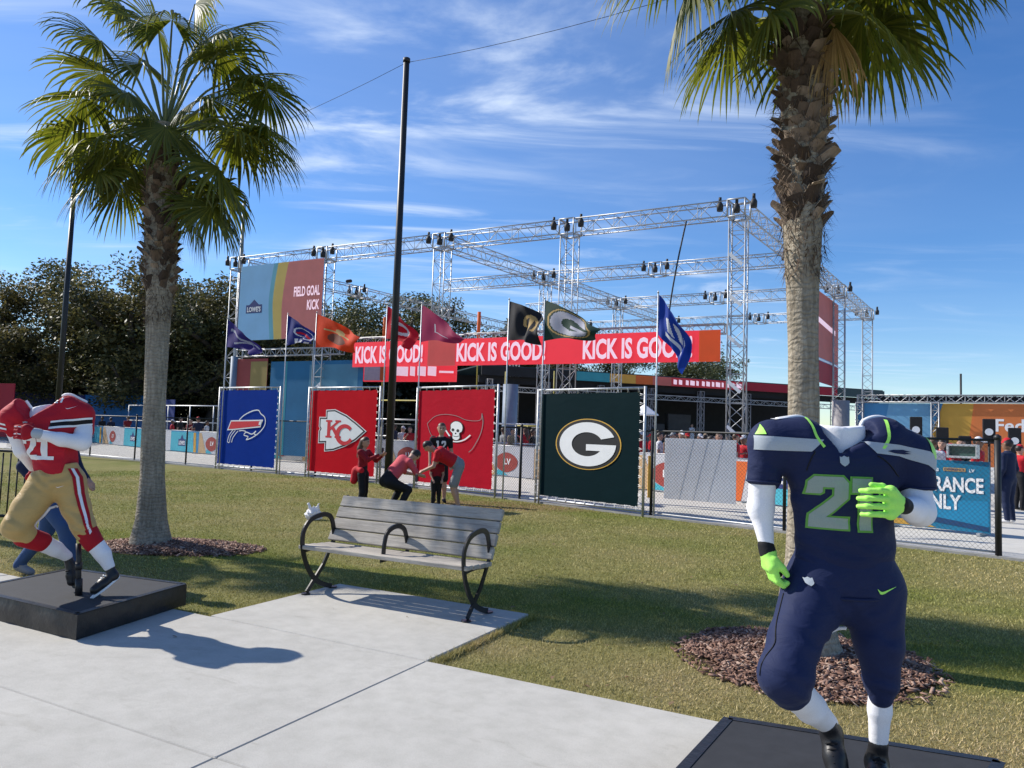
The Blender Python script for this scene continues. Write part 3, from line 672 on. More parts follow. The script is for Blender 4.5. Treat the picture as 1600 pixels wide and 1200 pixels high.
fl = [((-.62,.1,1.42),(-.55,.05,.55),.72),((.18,.15,1.5),(.25,.1,.8),.74),((.62,-.15,.78),(.75,-.3,.2),.72),((.62,-.1,-.95),(.5,-.1,-.85),.66),((-.62,-.15,-.62),(-.6,-.2,-.75),.72),((-.85,.1,1.0),(-.6,0,.55),.72),((-.2,.1,1.15),(-.3,.1,.8),.75),((.15,-.3,1.05),(.3,-.6,-.1),.7),((.5,.1,1.15),(.8,.1,.35),.8),((.5,-.1,.3),(.9,-.2,.25),.72),((1.08,.1,.5),(.9,.1,-.25),.72),
  ((.85,-.1,-.12),(.9,-.2,-.25),.85),((.72,-.2,-.55),(.6,-.2,-.8),.8),((.36,.1,-1.0),(.35,0,-.9),.66),((.16,-.3,-.15),(.35,-.4,-.8),.7),((-.75,0,.58),(-.8,-.1,.15),.75),((-.75,-.3,.15),(-.6,-.4,-.25),.72),
  ((-.25,-.35,.2),(-.6,-.5,.1),.62),((-1.15,.2,-.05),(-.7,.1,-.55),.72),((-.4,-.3,-.3),(-.75,-.3,-.35),.8),((-.85,.3,-.3),(-.6,.3,-.7),.7),
  ((0,.8,.5),(.1,.9,.2),.75),((.6,.7,.3),(.5,.8,0),.75),((-.6,.7,.4),(-.5,.8,.1),.75),((.4,.6,-.5),(.3,.6,-.7),.7),((-.3,.7,-.4),(-.2,.7,-.7),.7),((.1,.4,1.1),(.1,.4,.9),.72),((.75,.3,.75),(.8,.3,.25),.72),((-.5,.4,.9),(-.6,.4,.6),.7),((.95,.35,.05),(.8,.3,-.5),.75),((-1.0,.05,-.28),(-.6,-.1,-.75),.72),((-.55,.2,-.62),(-.4,.1,-.9),.7),((.55,.3,-.75),(.5,.2,-.85),.72),((1.15,.0,.02),(.8,.0,-.55),.7)]
palm('complete fan palm at the left, behind the bench and the red jersey mannequin', (-4.48,9.42), [(0,.27),(.12,.235),(.35,.185),(.9,.145),(1.8,.132),(2.7,.138),(3.2,.16),(3.45,.19),(4.6,.20),(5.5,.12)], (-.16,0), (-.16,0,5.45), fl, 3.30, 5.15, 190, 1.16)
frr = [((-.92,-.2,.10),(-.3,-.15,-.9),.85),((-.36,-.3,-.22),(-.5,-.2,-.8),.72),((.38,-.2,-.15),(.6,-.2,-.72),.86),((.62,-.1,.25),(.85,-.1,-.35),.92),((1.0,.15,.5),(.9,0,-.3),.85),((-1.02,.1,.55),(-.85,0,-.45),.9),
  ((.2,-.12,-.2),(.04,-.05,-1),.82,'dead'),((-.7,.3,.7),(-.8,.2,.4),.8),((.7,.4,.8),(.8,.3,.4),.8),((0,-.4,.9),(0,-.6,.6),.75),((0,.7,.7),(0,.8,.4),.8),((.3,.6,.1),(.3,.7,-.5),.8),((-.4,.6,.1),(-.4,.7,-.5),.8),((-.3,.1,1.1),(-.3,.1,.9),.75),((.4,.1,1.1),(.5,.1,.9),.75),
  ((-.55,.05,-.02),(-.75,.0,-.55),.75),((.75,.3,.05),(.75,.3,-.5),.85),((1.25,-.1,.75),(.9,-.1,-.1),.85),((-.2,-.35,.25),(-.3,-.7,-.3),.7),((.25,-.4,.3),(.35,-.7,-.2),.72),((-1.1,-.1,.85),(-.9,-.1,.0),.85)]
palm('near fan palm behind the navy jersey mannequin, crown cut off at the top', (2.24,5.62), [(0,.31),(.1,.265),(.3,.195),(.7,.132),(1.4,.112),(2.2,.110),(2.75,.118),(3.0,.13),(3.4,.155),(4.0,.17),(5.2,.14)], (-.05,0), (-.05,0,5.0), frr, 3.30, 4.85, 160)

palm('fan palm just beyond the left edge, known in the photo by its shadow', (-9.5,10.7), [(0,.27),(.12,.235),(.35,.185),(.9,.145),(1.8,.132),(2.7,.138),(3.2,.16),(3.45,.19),(4.6,.20),(5.5,.12)], (-.1,0), (-.1,0,5.2), fl[:22], 3.3, 4.9, 60, 1.0)
# a few dry leaves and crumbs blown about
k = 150; ang = nr.uniform(R_(-40), R_(40), k); rr = np.exp(nr.uniform(np.log(3.3), np.log(14), k)); Q = np.stack([rr*np.sin(ang), rr*np.cos(ang)],1)
low = on_lawn(Q); kp = ~in_mulch(Q, .9) & (Q[:,1] < fence_y(Q[:,0])-.3) & (low | (nr.rand(k) < .16)); Q = Q[kp]; low = low[kp]; k = len(Q); a = nr.uniform(0,6.28,k); L_ = nr.uniform(.012,.035,k); wd_ = L_*nr.uniform(.3,.6,k); z = np.where(low, -.022, .004)
d_ = np.stack([np.cos(a),np.sin(a)],1); n2_ = np.stack([-np.sin(a),np.cos(a)],1)
V = np.stack([np.column_stack([Q-d_*L_[:,None], z]), np.column_stack([Q-n2_*wd_[:,None], z+nr.uniform(.002,.012,k)]), np.column_stack([Q+d_*L_[:,None], z+nr.uniform(0,.008,k)]), np.column_stack([Q+n2_*wd_[:,None], z+nr.uniform(.002,.012,k)])],1)
tag(np_mesh('leaf_litter', V.reshape(-1,3), np.arange(4*k).reshape(-1,4), [pm('dry_leaf',(.19,.12,.06),.8,.5,3)]), kind='stuff')
# ------------------------------------------------------------------ platforms and headless jersey mannequins
m_vinyl = pm('black_vinyl', (.016,.016,.018), .42, .25, 4, .35, 14, bdist=.02); m_mat = pm('rubber_mat', (.030,.031,.034), .8, .18, 9, .3, 220, bdist=.002)
m_black = pm('black_steel', (.018,.018,.02), .45, .2, 8)
def platform(label, Q, z0, z1, sag=.0):
    c = [sum(p[i] for p in Q)/4 for i in (0,1)]
    t = thing('display_platform', label, 'platform', (*c,0), 0, 'platforms under the mannequins')
    Q = [(p[0]-c[0], p[1]-c[1]) for p in Q]
    mb = MB(); n = 22; rows = [(0,.0),(.25,.35),(.5,.6),(.8,.35),(1,0)]
    for e in range(4):
        a, b = Q[e], Q[(e+1)%4]; d = Vector((b[0]-a[0], b[1]-a[1], 0)); N = Vector((d.y,-d.x,0)).normalized(); P = []
        for k, (f, bl) in enumerate(rows):
            for i in range(n+1):
                s = i/n; edge = min(1, min(s,1-s)*8)
                w = (.012*math.sin(s*17+e*2+f*2)+.009*math.sin(s*41+f*5+e))*bl*edge + .012*bl*edge
                p = Vector((a[0],a[1],0))+d*s+N*w; P.append((p.x,p.y,z0+(z1-z0)*f+(.006*math.sin(s*23+e) if 0 < f < 1 else 0)))
        mb.add(P, [(k*(n+1)+i,k*(n+1)+i+1,(k+1)*(n+1)+i+1,(k+1)*(n+1)+i) for k in range(len(rows)-1) for i in range(n)], 0, True)
    fixn(mb.build('vinyl_skirt', m_vinyl, t))
    inn = [(p[0]*.985, p[1]*.985) for p in Q]; tp = MB()
    tp.add([(*p,z1-.002) for p in Q]+[(*p,z1+.006) for p in inn], [(i,(i+1)%4,4+(i+1)%4,4+i) for i in range(4)]); tp.poly([(*p,z1+.006) for p in inn])
    fixn(tp.build('mat_top', m_mat, t))
    ed = MB()
    for e in range(4):
        a, b = Q[e], Q[(e+1)%4]; ed.strap([Vector((a[0]*.97,a[1]*.97,z1+.0075)), Vector((b[0]*.97,b[1]*.97,z1+.0075))], .05, .004, (0,0,1))
    ed.build('edge_tape', m_vinyl, t)
    return t
platform('low black vinyl platform under the red jersey mannequin', [(-2.985,5.28),(-2.70,6.38),(-3.98,6.86),(-4.25,5.93)], .002, .172)
platform('low black rubber topped platform under the navy jersey mannequin', [(.72,3.22),(1.52,2.62),(2.32,3.50),(1.165,3.93)], .002, .115)

def cloth(name, col, var=.08, rough=.72, bs=.25, bscale=9, spec=.22, sheen=.05):
    m, n, l, b = nt(name)
    f = noise(n, l, 3, 4, .6); wv = noise(n, l, 420, 2, .5); wr = noise(n, l, bscale, 3, .55, stretch=(1,1,2.2), dist=1.1)
    c = ramp(n, l, f, [(.3, tuple(x*(1-var) for x in col)), (.7, tuple(min(1,x*(1+var)) for x in col))])
    c = mixc(n, l, 1.0, c, ramp(n, l, wv, [(.3,(.86,.86,.86)),(.7,(1.06,1.06,1.06))]), 'MULTIPLY')
    l.new(c, b.inputs['Base Color']); b.inputs['Roughness'].default_value = rough; b.inputs['Specular IOR Level'].default_value = spec
    b.inputs['Sheen Weight'].default_value = sheen; b.inputs['Sheen Roughness'].default_value = .4
    bump(n, l, b, wr, bs, .03); return m
m_navy = cloth('navy_jersey', (.010,.017,.060)); m_navy2 = cloth('navy_pants', (.011,.019,.066), bs=.2); m_whitecl = cloth('white_undershirt', (.80,.80,.83), .03, .6, .12, 7)
m_neon = cloth('neon_green', (.44,.92,.15), .05, .5, .1); m_greycl = cloth('grey_print', (.29,.345,.30), .06, .55, .1); m_greenline = cloth('green_trim', (.13,.34,.06), .05, .6, .1)
m_palegrey = cloth('pale_grey_stripe', (.40,.44,.48), .05, .6, .1); m_red = cloth('red_jersey', (.46,.012,.025)); m_redd = cloth('dark_red_glove', (.36,.008,.018), bs=.15); m_gold = cloth('gold_pants', (.50,.335,.125), .06, .5, .22)
m_blackcl = cloth('black_trim', (.012,.012,.014)); m_shoe = pm('black_shoe', (.014,.014,.016), .42, .2, 10, .1, 60); m_white = pm('white_print', (.80,.80,.80), .55, .03)
def to_obj(body_fn, name, mat, t):
    mb = MB(); body_fn(mb); return mb.build(name, mat, t)
TWO = [(0,1.10),(0,1.20),(.15,1.35),(.85,1.35),(1,1.20),(1,.80),(.47,.28),(1.02,.28),(1.02,0),(.10,0),(.10,.33),(.64,.86),(.64,1.07),(.36,1.07),(.36,.94),(.30,.90),(0,.90)]
ONE = [(0,1.35),(.60,1.35),(.64,0),(.26,0),(.24,.98),(0,.98)]
def num_poly(shape, x0, z0, w, h): return [(x0+p[0]*w, z0+p[1]*h/1.35) for p in shape]
SWOOSH = [(0,.30),(.02,.22),(.10,.03),(.20,0),(.34,.04),(1,.36),(.36,.17),(.22,.14),(.13,.16),(.07,.22)]
SHIELD = [(0,.92),(.2,.86),(.35,.92),(.5,1),(.65,.92),(.8,.86),(1,.92),(1,.35),(.8,.16),(.5,0),(.2,.16),(0,.35)]
def sc(poly, x, z, w, h, rot=0):
    c, s = math.cos(rot), math.sin(rot); return [(x+(p[0]*w)*c-(p[1]*h)*s, z+(p[0]*w)*s+(p[1]*h)*c) for p in poly]
def shoe(t, heel, toe, ankle, r=.045, mat=None, sole=None, name='shoe', up=(0,0,1)):
    heel, toe, ankle = Vector(heel), Vector(toe), Vector(ankle)
    B = Body(); d = toe-heel; mid = heel+d*.5
    B.cap(heel, mid, r*.92, r*.95, .02).cap(mid, heel+d*.88, r*.95, r*.82, .02).cap(heel, ankle, r*.85, r*.80, .03)
    o = B.mesh(name, [mat or m_shoe], t, .007, 1, region=False)
    s = MB(); dn = d.normalized(); side = dn.cross(Vector((ankle-heel))).normalized(); dnv = side.cross(dn).normalized()
    if dnv.dot(ankle-heel) > 0: dnv = -dnv
    up_ = -dnv
    ol = []
    for k in range(20):
        a = 2*math.pi*k/20; ol.append(mid + dn*math.cos(a)*(d.length/2+r*.9) + side*math.sin(a)*r*(.98 if math.cos(a) > -.2 else .85))
    s.add([p+dnv*r*.62 for p in ol]+[p+dnv*r*.95 for p in ol], [tuple(range(20)), tuple(range(39,19,-1))]+[(i,(i+1)%20,20+(i+1)%20,20+i) for i in range(20)])
    fixn(s.build('sole', sole or m_shoe, o))
    for k in range(4):
        lc = MB(); c = heel+d*(.28+.13*k)+up_*(r*(1.02-.10*k)); lc.tube([c-side*r*.5-up_*.006, c+up_*.008, c+side*r*.5-up_*.006], .0045, 5); lc.build('lace', m_blackcl if sole is None else m_white, o)
    return o
def hand(t, wrist, knuckle, width_dir, fingers, thumb, r, mat, name='glove', palm_r=.036, pat=None):
    """palm with four bent fingers (knuckle, middle joint, tip) and a thumb"""
    B = Body(); w = Vector(wrist); k = Vector(knuckle); wd = Vector(width_dir)*.03
    B.cap(w, k+wd, .030, palm_r*.78, .012).cap(w, k-wd, .030, palm_r*.74, .012).cap(w, k, .032, palm_r*.8, .01)
    for i, f in enumerate(fingers):
        B.chain([Vector(p) for p in f], [r*1.12, r, r*.84][:len(f)] if len(f) == 3 else [r*1.12,r*1.02,r*.95,r*.82], .004)
    B.chain([Vector(p) for p in thumb], [r*1.35, r*1.12, r*.9], .008)
    return B.mesh(name, [mat], t, .0045, 1, region=False)

# ---- navy mannequin on the right
t = thing('mannequin', 'headless navy football mannequin with grey number 21 and neon green gloves', 'mannequin', (1.42,3.20,.122), 0, 'headless football mannequins'); MR = t
J = Body()
J.cap((.014,0,1.27), (.026,0,.98), .226, .194, .05, 0, (1,1.5,1)); J.cap((.026,0,.98),(.022,.01,.80),.194,.222,.05,0,(1,1.42,1))
J.cap((-.17,.01,1.428), (-.288,.01,1.428), .112, .094, .05, 0, (1,.95,1)).cap((.19,.01,1.436), (.298,.01,1.388), .115, .096, .05, 0, (1,.95,1))
J.cap((-.290,.01,1.41), (-.322,.01,1.27), .092, .070, .035).cap((.302,.0,1.385), (.324,-.01,1.26), .094, .082, .035)
J.cap((-.10,0,1.36), (.12,0,1.36), .125, .125, .06, 0, (1,1.05,1))
def vneck(P):
    z = P[:,2]; y = P[:,1]; x = np.abs(P[:,0]+.036-np.clip((z-1.40)*.62, 0, .048))
    wv = 0.018+np.minimum(1.30*np.maximum(0, z-1.402), .095)
    return np.where(y < .10, np.minimum((wv-x)*.62, (z-1.388)*.9), -1.0)
def holes(P): return np.maximum(.795-P[:,2], np.maximum(vneck(P), -(P[:,2]-1.242)*np.where(np.abs(P[:,0]) > .275, 1, 0)-np.where(np.abs(P[:,0]) > .275, 0, 9)))
J.cut.append(holes)
J.fold += [((-.12,-.1,.93),(.45,.1,.9),75,0.0072,.13),((.16,-.1,.92),(-.4,.1,.9),70,0.0072,.13),((-.22,-.05,1.22),(.6,0,.8),60,0.008,.10),((.22,-.05,1.20),(-.6,0,.8),60,0.008,.10),((.0,-.12,1.03),(.1,0,1),85,0.0048,.14),((-.31,0,1.31),(.3,0,.95),80,0.0056,.07),((.31,0,1.30),(-.3,0,.95),80,0.0056,.07)]
jer = J.mesh('jersey', [m_navy], t, .0085, 2, region=False)
US = Body(); US.cap((.008,.02,1.36), (.008,.02,1.49), .108, .104, .02, 0, (1,1.0,1)); US.cut.append(lambda P: P[:,2]-1.498-.12*np.abs(P[:,0])); US.mesh('undershirt_collar', [m_whitecl], t, .0085, 1, region=False)
# raised pad rims either side of the neck: white edge with green piping
for s, x0 in ((-1,-.108), (1,.124)):
    rim = MB(); rim.tube(J.snap(smooth_pts([(x0+s*.15,.055,1.535),(x0+s*.07,.045,1.545),(x0+s*.022,.045,1.53),(x0+s*.0,.05,1.50)],4,False), .004), .0105, 7); rim.build('pad_rim', m_white, jer)
for s, x0 in ((-1,-.108),(1,.124)):
    L_, R2 = strip(smooth_pts([(x0+s*.050,1.535),(x0+s*.042,1.50),(x0+s*.034,1.455),(x0+s*.006,1.412)],4,False), .012)
    wrap_parts(J, [L_ + R2[::-1]], 'collar_piping', m_neon, jer, off=.003)
wrap_parts(J, [[(-.42,1.447),(-.39,1.452),(-.112,1.442),(-.165,1.392),(-.41,1.392)], [(.052,1.442),(.20,1.432),(.34,1.408),(.43,1.36),(.43,1.295),(.33,1.352),(.20,1.385),(.10,1.393)]], 'chest_stripe', m_palegrey, jer, off=.003)
fe = MB(); J.project(fe, [sc([(0,.35),(.2,.75),(.6,1),(1,.8),(.7,.6),(1,.45),(.7,.2),(.3,.15)], .145, 1.396, .11, .022, -.09)], off=.005); fe.build('stripe_emblem', m_navy2, jer)
wrap_parts(J, [[(-.348,1.500),(-.338,1.458),(-.374,1.456)], [(.350,1.47),(.372,1.44),(.392,1.385),(.372,1.375),(.350,1.41)]], 'sleeve_flash', m_neon, jer, off=.003)
wrap_parts(J, [sc(SWOOSH, -.30,1.520,.09,.022,.06), sc(SWOOSH, .245,1.505,.07,.03,-.5)], 'shoulder_number_print', m_white, jer, off=.004)
tw = num_poly(TWO, -.172, 1.080, .146, .212); on = num_poly(ONE, -.012, 1.076, .130, .212)
for q in (tw, on): wrap_parts(J, [grow(q,.008)], 'number_outline', m_greenline, jer, off=.003); wrap_parts(J, [q], 'number', m_greycl, jer, off=.0055)
sh = MB(); J.project(sh, [sc(SHIELD, -.058,1.335,.036,.044)], off=.004); sh.build('shield_badge', m_palegrey, jer)
P_ = Body()
P_.cap((-.045,.012,.83), (.095,.012,.83), .166, .168, .04, 0, (1,1.12,1)).cap((.022,.005,.90),(.024,0,.97),.206,.188,.05,0,(1,1.4,1))
P_.chain([(-.098,0,.79), (-.232,-.12,.62), (-.292,-.19,.50)], [.140,.100,.103], .03).cap((-.292,-.185,.50), (-.255,-.138,.435), .103, .084, .03)
P_.chain([(.140,0,.80), (.150,-.045,.60), (.158,-.05,.45)], [.138,.094,.066], .03).cap((.158,-.05,.45), (.160,-.045,.385), .067, .048, .03)
P_.cut.append(lambda P: P[:,2]-.965)
P_.fold += [((-.02,-.14,.76),(.75,.1,.65),80,0.0064,.11),((.08,-.14,.74),(-.75,.1,.65),85,0.0064,.10),((-.20,-.22,.63),(.25,.2,.95),46,0.0096,.06),((-.27,-.26,.47),(.2,.2,.95),75,0.0064,.09),((.15,-.14,.46),(0,.1,1),80,0.0064,.08),((.15,-.14,.63),(.1,0,1),46,0.008,.06),((-.06,-.1,.62),(.7,.1,.7),60,0.0064,.08)]
pants = P_.mesh('pants', [m_navy2], t, .0085, 2, region=False)
sg = MB(); P_.project(sg, [sc(SWOOSH, .095,.822,.085,.075,.05)], off=.004); sg.build('pants_logo', m_neon, pants)
bd = MB(); P_.project(bd, [sc(SHIELD, -.178,.835,.030,.036,.15)], off=.012); bd.build('pants_badge', m_palegrey, pants)
hem = MB(); hp = []
for k in range(28):
    a = math.pi+math.pi*k/27; hp.append((.022+.221*math.cos(a), .160*math.sin(a)+.012, .818+.02*math.sin(a*1.0)))
hem.tube(hp, .006, 5); hem.build('jersey_hem', m_navy, jer)
sm = MB(); sm.tube(P_.snap(smooth_pts([(.030,-.03,.668),(-.055,-.03,.605),(-.128,-.035,.528),(-.160,-.04,.466),(-.150,-.05,.42),(-.175,-.06,.395)],4,False), .009), .0085, 6); sm.build('backlit_lining_edge', m_whitecl, pants)  # white tube for the back-lit edge of the pants lining, brightness put into colour
for q in ([(-.165,-.2,1.392),(-.20,-.2,1.34),(-.225,-.2,1.275)], [(.10,-.2,1.393),(.175,-.2,1.335),(.235,-.2,1.27)]):
    sb = MB(); sb.tube(J.snap(smooth_pts(q,6,False), .001), .0028, 5); sb.build('seam', m_blackcl, jer)
for q in ([(-.26,-.05,.80),(-.265,-.10,.70),(-.30,-.17,.60),(-.36,-.20,.50)], [(.29,-.03,.80),(.27,-.05,.68),(.245,-.06,.56),(.225,-.06,.45)]):
    sb = MB(); sb.tube(P_.snap(smooth_pts(q,6,False), .001), .0028, 5); sb.build('seam', m_blackcl, pants)
for cx, cy, cz in ((-.325,.01,1.247),(.326,-.01,1.247)):
    sb = MB(); sb.tube(J.snap([(cx+.09*math.cos(2*math.pi*k/20), cy+.09*math.sin(2*math.pi*k/20), cz+.006) for k in range(20)], .001), .0045, 5, closed=True); sb.build('sleeve_hem', m_navy2, jer)
for nm, a, b, c in (('sock',[(-.275,-.16,.46),(-.14,-.06,.335),(-.035,.02,.245)],[.078,.062,.044],0), ('sock',[(.160,-.04,.43),(.167,-.02,.32),(.172,.0,.19)],[.048,.045,.038],0)):
    B = Body(); B.chain(a, b, .02); B.mesh(nm, [m_whitecl], t, .008, 2, region=False)
shoe(t, (-.012,.035,.20), (-.030,-.075,.045), (-.04,.0,.245), .047); shoe(t, (.178,.03,.085), (.115,-.15,.045), (.172,.0,.175), .048)
for nm, a, b in (('sleeve_arm',[(-.320,.01,1.31),(-.325,.03,1.14),(-.308,0,.985)],[.062,.052,.031]), ('sleeve_arm',[(.318,.0,1.30),(.318,-.05,1.155)],[.068,.060])):
    B = Body(); B.chain(a, b, .03)
    if a[0][0] > 0: B.chain([(.314,-.055,1.155),(.24,-.15,1.168),(.165,-.215,1.190)], [.060,.048,.033], .03)
    B.mesh(nm, [m_whitecl], t, .008, 2, region=False)
for a, b in (((-.312,0,.985),(-.305,-.008,.955)), ((.170,-.212,1.188),(.138,-.236,1.196))):
    B = Body(); B.cap(a, b, .034, .036, .02); B.mesh('glove_cuff', [m_blackcl], t, .006, 1, region=False)
# hand against the chest: fingers lie across the number, one above the other
fs = []
for i in range(4):
    z = 1.247-.031*i; L = (.105,.118,.114,.095)[i]; x0 = .088-.004*abs(i-1)
    fs.append([(x0,-.258,z), (x0-L*.42,-.275,z+.003), (x0-L*.78,-.262,z+.001), (x0-L*.98,-.238,z-.002)])
hand(t, (.135,-.236,1.197), (.092,-.254,1.202), (0,.0,1.4), fs, [(.125,-.225,1.225),(.085,-.205,1.262),(.04,-.205,1.268)], .0122, m_neon)
fs = []
for i in range(4):
    y = -.055+.026*i; fs.append([(-.292,y,.885), (-.278,y-.004,.845), (-.255,y-.002,.828), (-.238,y,.838)])
hand(t, (-.304,-.008,.955), (-.296,-.016,.90), (0,1,0), fs, [(-.290,-.045,.93),(-.262,-.058,.90),(-.240,-.056,.872)], .0135, m_neon)
pp = Body(); pp.cap((-.268,-.01,.905),(-.262,-.01,.872),.020,.018,.01,0,(1,.5,1)); pp.mesh('glove_palm', [m_blackcl], t, .006, 1, region=False)

# ---- red and gold mannequin on the left
t = thing('mannequin', 'headless red and gold football mannequin with a white number 21, striding', 'mannequin', (-3.353,5.844,.179), 0, 'headless football mannequins'); ML = t; t.scale = (.958,.958,.958)
J = Body()
J.cap((-.285,-.01,1.30), (-.192,0,1.04), .205, .165, .05, 0, (1,1.3,1)); J.cap((-.192,0,1.04), (-.20,0,.95), .165, .170, .05, 0, (1,1.25,1))
J.cap((-.44,-.09,1.475), (-.50,-.12,1.41), .118, .105, .05).cap((-.205,.05,1.505), (-.105,.09,1.455), .120, .112, .05).cap((-.36,-.03,1.40),(-.25,.01,1.42),.13,.13,.05)
J.cap((-.105,.09,1.44), (-.062,.09,1.335), .110, .084, .04).cap((-.505,-.12,1.41), (-.520,-.13,1.335), .102, .080, .04)
def vn2(P):
    x = np.abs(P[:,0]+.372-(P[:,2]-1.42)*.15); wv = .018+.85*np.maximum(0,P[:,2]-1.42); return np.where(P[:,1] < .08, np.minimum((wv-x)*.65, P[:,2]-1.41), -1.)
def hem2(P): return np.maximum(np.maximum((.955+.28*(P[:,0]+.19))-P[:,2], vn2(P)), np.where((P[:,0] > -.09)|(P[:,0] < -.52), 1.30-P[:,2]-.25*(P[:,0]+.06)*(P[:,0] > -.09), -1.))
J.cut.append(hem2); J.fold += [((-.30,-.13,1.13),(.3,.1,.95),70,0.008,.14),((-.10,-.08,1.18),(-.5,.1,.85),65,0.0096,.11),((-.45,-.15,1.36),(.6,0,.8),60,0.008,.10),((-.2,-.08,1.36),(-.5,0,.85),55,0.008,.11)]
jer = J.mesh('jersey', [m_red], t, .0095, 2, region=False)
US = Body(); US.cap((-.37,-.02,1.38),(-.352,0,1.50),.088,.080,.02); US.cut.append(lambda P: P[:,2]-1.515-.3*(P[:,0]+.36)); US.mesh('undershirt_collar', [m_whitecl], t, .0095, 1, region=False)
for pts in ([(-.25,.09,1.60),(-.20,.08,1.632),(-.12,.10,1.615),(-.06,.12,1.57)], [(-.45,-.03,1.578),(-.41,-.025,1.575),(-.385,-.02,1.55),(-.375,-.01,1.51)]):
    rim = MB(); rim.tube(J.snap(smooth_pts(pts,4,False), .004), .0125, 7); rim.build('pad_rim', m_white, jer)
def band(mat, x0, z0, x1, z1, w, off): wrap_parts(J, [[(x0,z0),(x1,z1),(x1,z1-w),(x0,z0-w)]], 'sleeve_stripe', mat, jer, off=off)
band(m_blackcl, -.20,1.395,.02,1.435,.062,.003); band(m_white, -.20,1.40,.02,1.44,.016,.0055); band(m_white, -.20,1.350,.02,1.39,.016,.0055)
band(m_white, -.61,1.385,-.50,1.365,.014,.004); band(m_white, -.61,1.35,-.50,1.33,.014,.004)
wrap_parts(J, [num_poly(TWO,-.425,1.085,.135,.19), [(-.285,1.29),(-.205,1.29),(-.20,1.117),(-.155,1.117),(-.155,1.088),(-.295,1.088),(-.295,1.117),(-.25,1.117),(-.252,1.23),(-.285,1.23)]], 'number', m_white, jer, off=.004)
wrap_parts(J, [sc(SWOOSH,-.135,1.498,.07,.035,.25), sc(TWO,-.225,1.545,.03,.03), sc(ONE,-.19,1.55,.035,.03)], 'shoulder_number_print', m_white, jer, off=.004)
sh = MB(); J.project(sh, [sc(SHIELD,-.392,1.355,.032,.038)], off=.004); sh.build('shield_badge', m_palegrey, jer)
P_ = Body()
P_.cap((-.195,0,1.02), (-.195,0,.96), .150, .156, .04, 0, (1,1.25,1)).cap((-.245,-.02,.91), (-.130,.02,.91), .142, .142, .04)
P_.chain([(-.262,-.03,.88), (-.335,-.13,.70), (-.375,-.20,.56)], [.138,.112,.098], .03).cap((-.375,-.195,.555), (-.335,-.13,.485), .098, .085, .02)
P_.chain([(-.118,.03,.88), (-.035,.02,.70), (.045,0,.555)], [.132,.106,.090], .03).cap((.045,0,.555), (.075,.005,.50), .092, .084, .02)
P_.cut.append(lambda P: P[:,2]-1.03-.28*(P[:,0]+.19))
P_.fold += [((-.25,-.13,.93),(.6,.1,.8),75,0.008,.11),((-.12,-.12,.92),(-.6,.1,.8),75,0.008,.10),((-.36,-.27,.62),(.3,.1,.95),48,0.0096,.08),((.0,-.1,.66),(.2,.1,.95),48,0.0096,.08),((-.37,-.25,.50),(.2,0,1),80,0.0064,.09),((.05,-.08,.54),(.2,0,1),80,0.0064,.08)]
pants = P_.mesh('pants', [m_gold], t, .0095, 2, region=False)
sm = MB(); sm.tube(P_.snap(smooth_pts([(-.165,-.05,.70),(-.215,-.05,.645),(-.28,-.05,.575),(-.31,-.06,.53),(-.27,-.06,.47)],4,False), .010), .011, 6); sm.build('backlit_lining_edge', m_whitecl, pants)  # back-lit inner rim of the gold pants, built as a white tube
ps = [MB(), MB(), MB()]
for k, dx in enumerate((0,.021,.042)):
    A = [(-.098+dx,1.02),(-.055+dx*1.1,.95),(-.030+dx*1.1,.82),(.025+dx,.67),(.083+dx*.7,.535),(.105+dx*.6,.49)]
    for j in range(len(A)-1):
        a, b = A[j], A[j+1]; P_.project(ps[k], [[(a[0],a[1]),(a[0]+.020,a[1]),(b[0]+.020,b[1]),(b[0],b[1])]], off=.004, d=(-.35,1,0), start=-.6)
ps[0].build('side_stripe', m_redd, pants); ps[1].build('side_stripe', m_whitecl, pants); ps[2].build('side_stripe', m_redd, pants)
sg = MB(); P_.project(sg, [sc(SWOOSH,-.125,.868,.06,.04,.1)], off=.004); sg.build('pants_logo', m_white, pants)
for a, b, c0 in (([(.072,.005,.51),(.13,.015,.42)],[.086,.078],m_redd), ([(.125,.015,.43),(.20,.035,.33),(.25,.05,.23)],[.074,.062,.045],m_whitecl), ([(-.345,-.13,.475),(-.265,-.03,.42)],[.083,.078],m_redd), ([(-.275,-.04,.425),(-.20,.06,.35),(-.145,.125,.285)],[.074,.060,.044],m_whitecl)):
    B = Body(); B.chain(a, b, .02); B.mesh('sock', [c0], t, .0095, 1, region=False)
shoe(t, (.283,.06,.15), (.195,-.07,.045), (.258,.05,.22), .045, sole=m_white); shoe(t, (-.115,.15,.20), (-.085,.12,.06), (-.14,.13,.275), .042)
B = Body(); B.chain([(-.065,.09,1.38),(-.012,.0,1.235)],[.075,.066],.03).chain([(-.015,-.005,1.23),(-.10,-.14,1.255),(-.205,-.25,1.295)],[.066,.052,.036],.03); B.mesh('sleeve_arm', [m_whitecl], t, .009, 2, region=False)
B = Body(); B.chain([(-.515,-.12,1.36),(-.47,-.05,1.15),(-.445,.09,.99)],[.064,.052,.034],.03); B.mesh('sleeve_arm', [m_whitecl], t, .009, 2, region=False)
B = Body(); B.cap((-.21,-.255,1.297),(-.235,-.272,1.302),.040,.041,.02); B.mesh('glove_cuff', [m_palegrey], t, .007, 1, region=False)
fs = []
for i in range(4):
    z = 1.343-.028*i; x0 = -.29; L = .11; fs.append([(x0,-.30,z),(x0-L*.45,-.30,z+.006),(x0-L*.85,-.275,z+.004),(x0-L*1.05,-.245,z)])
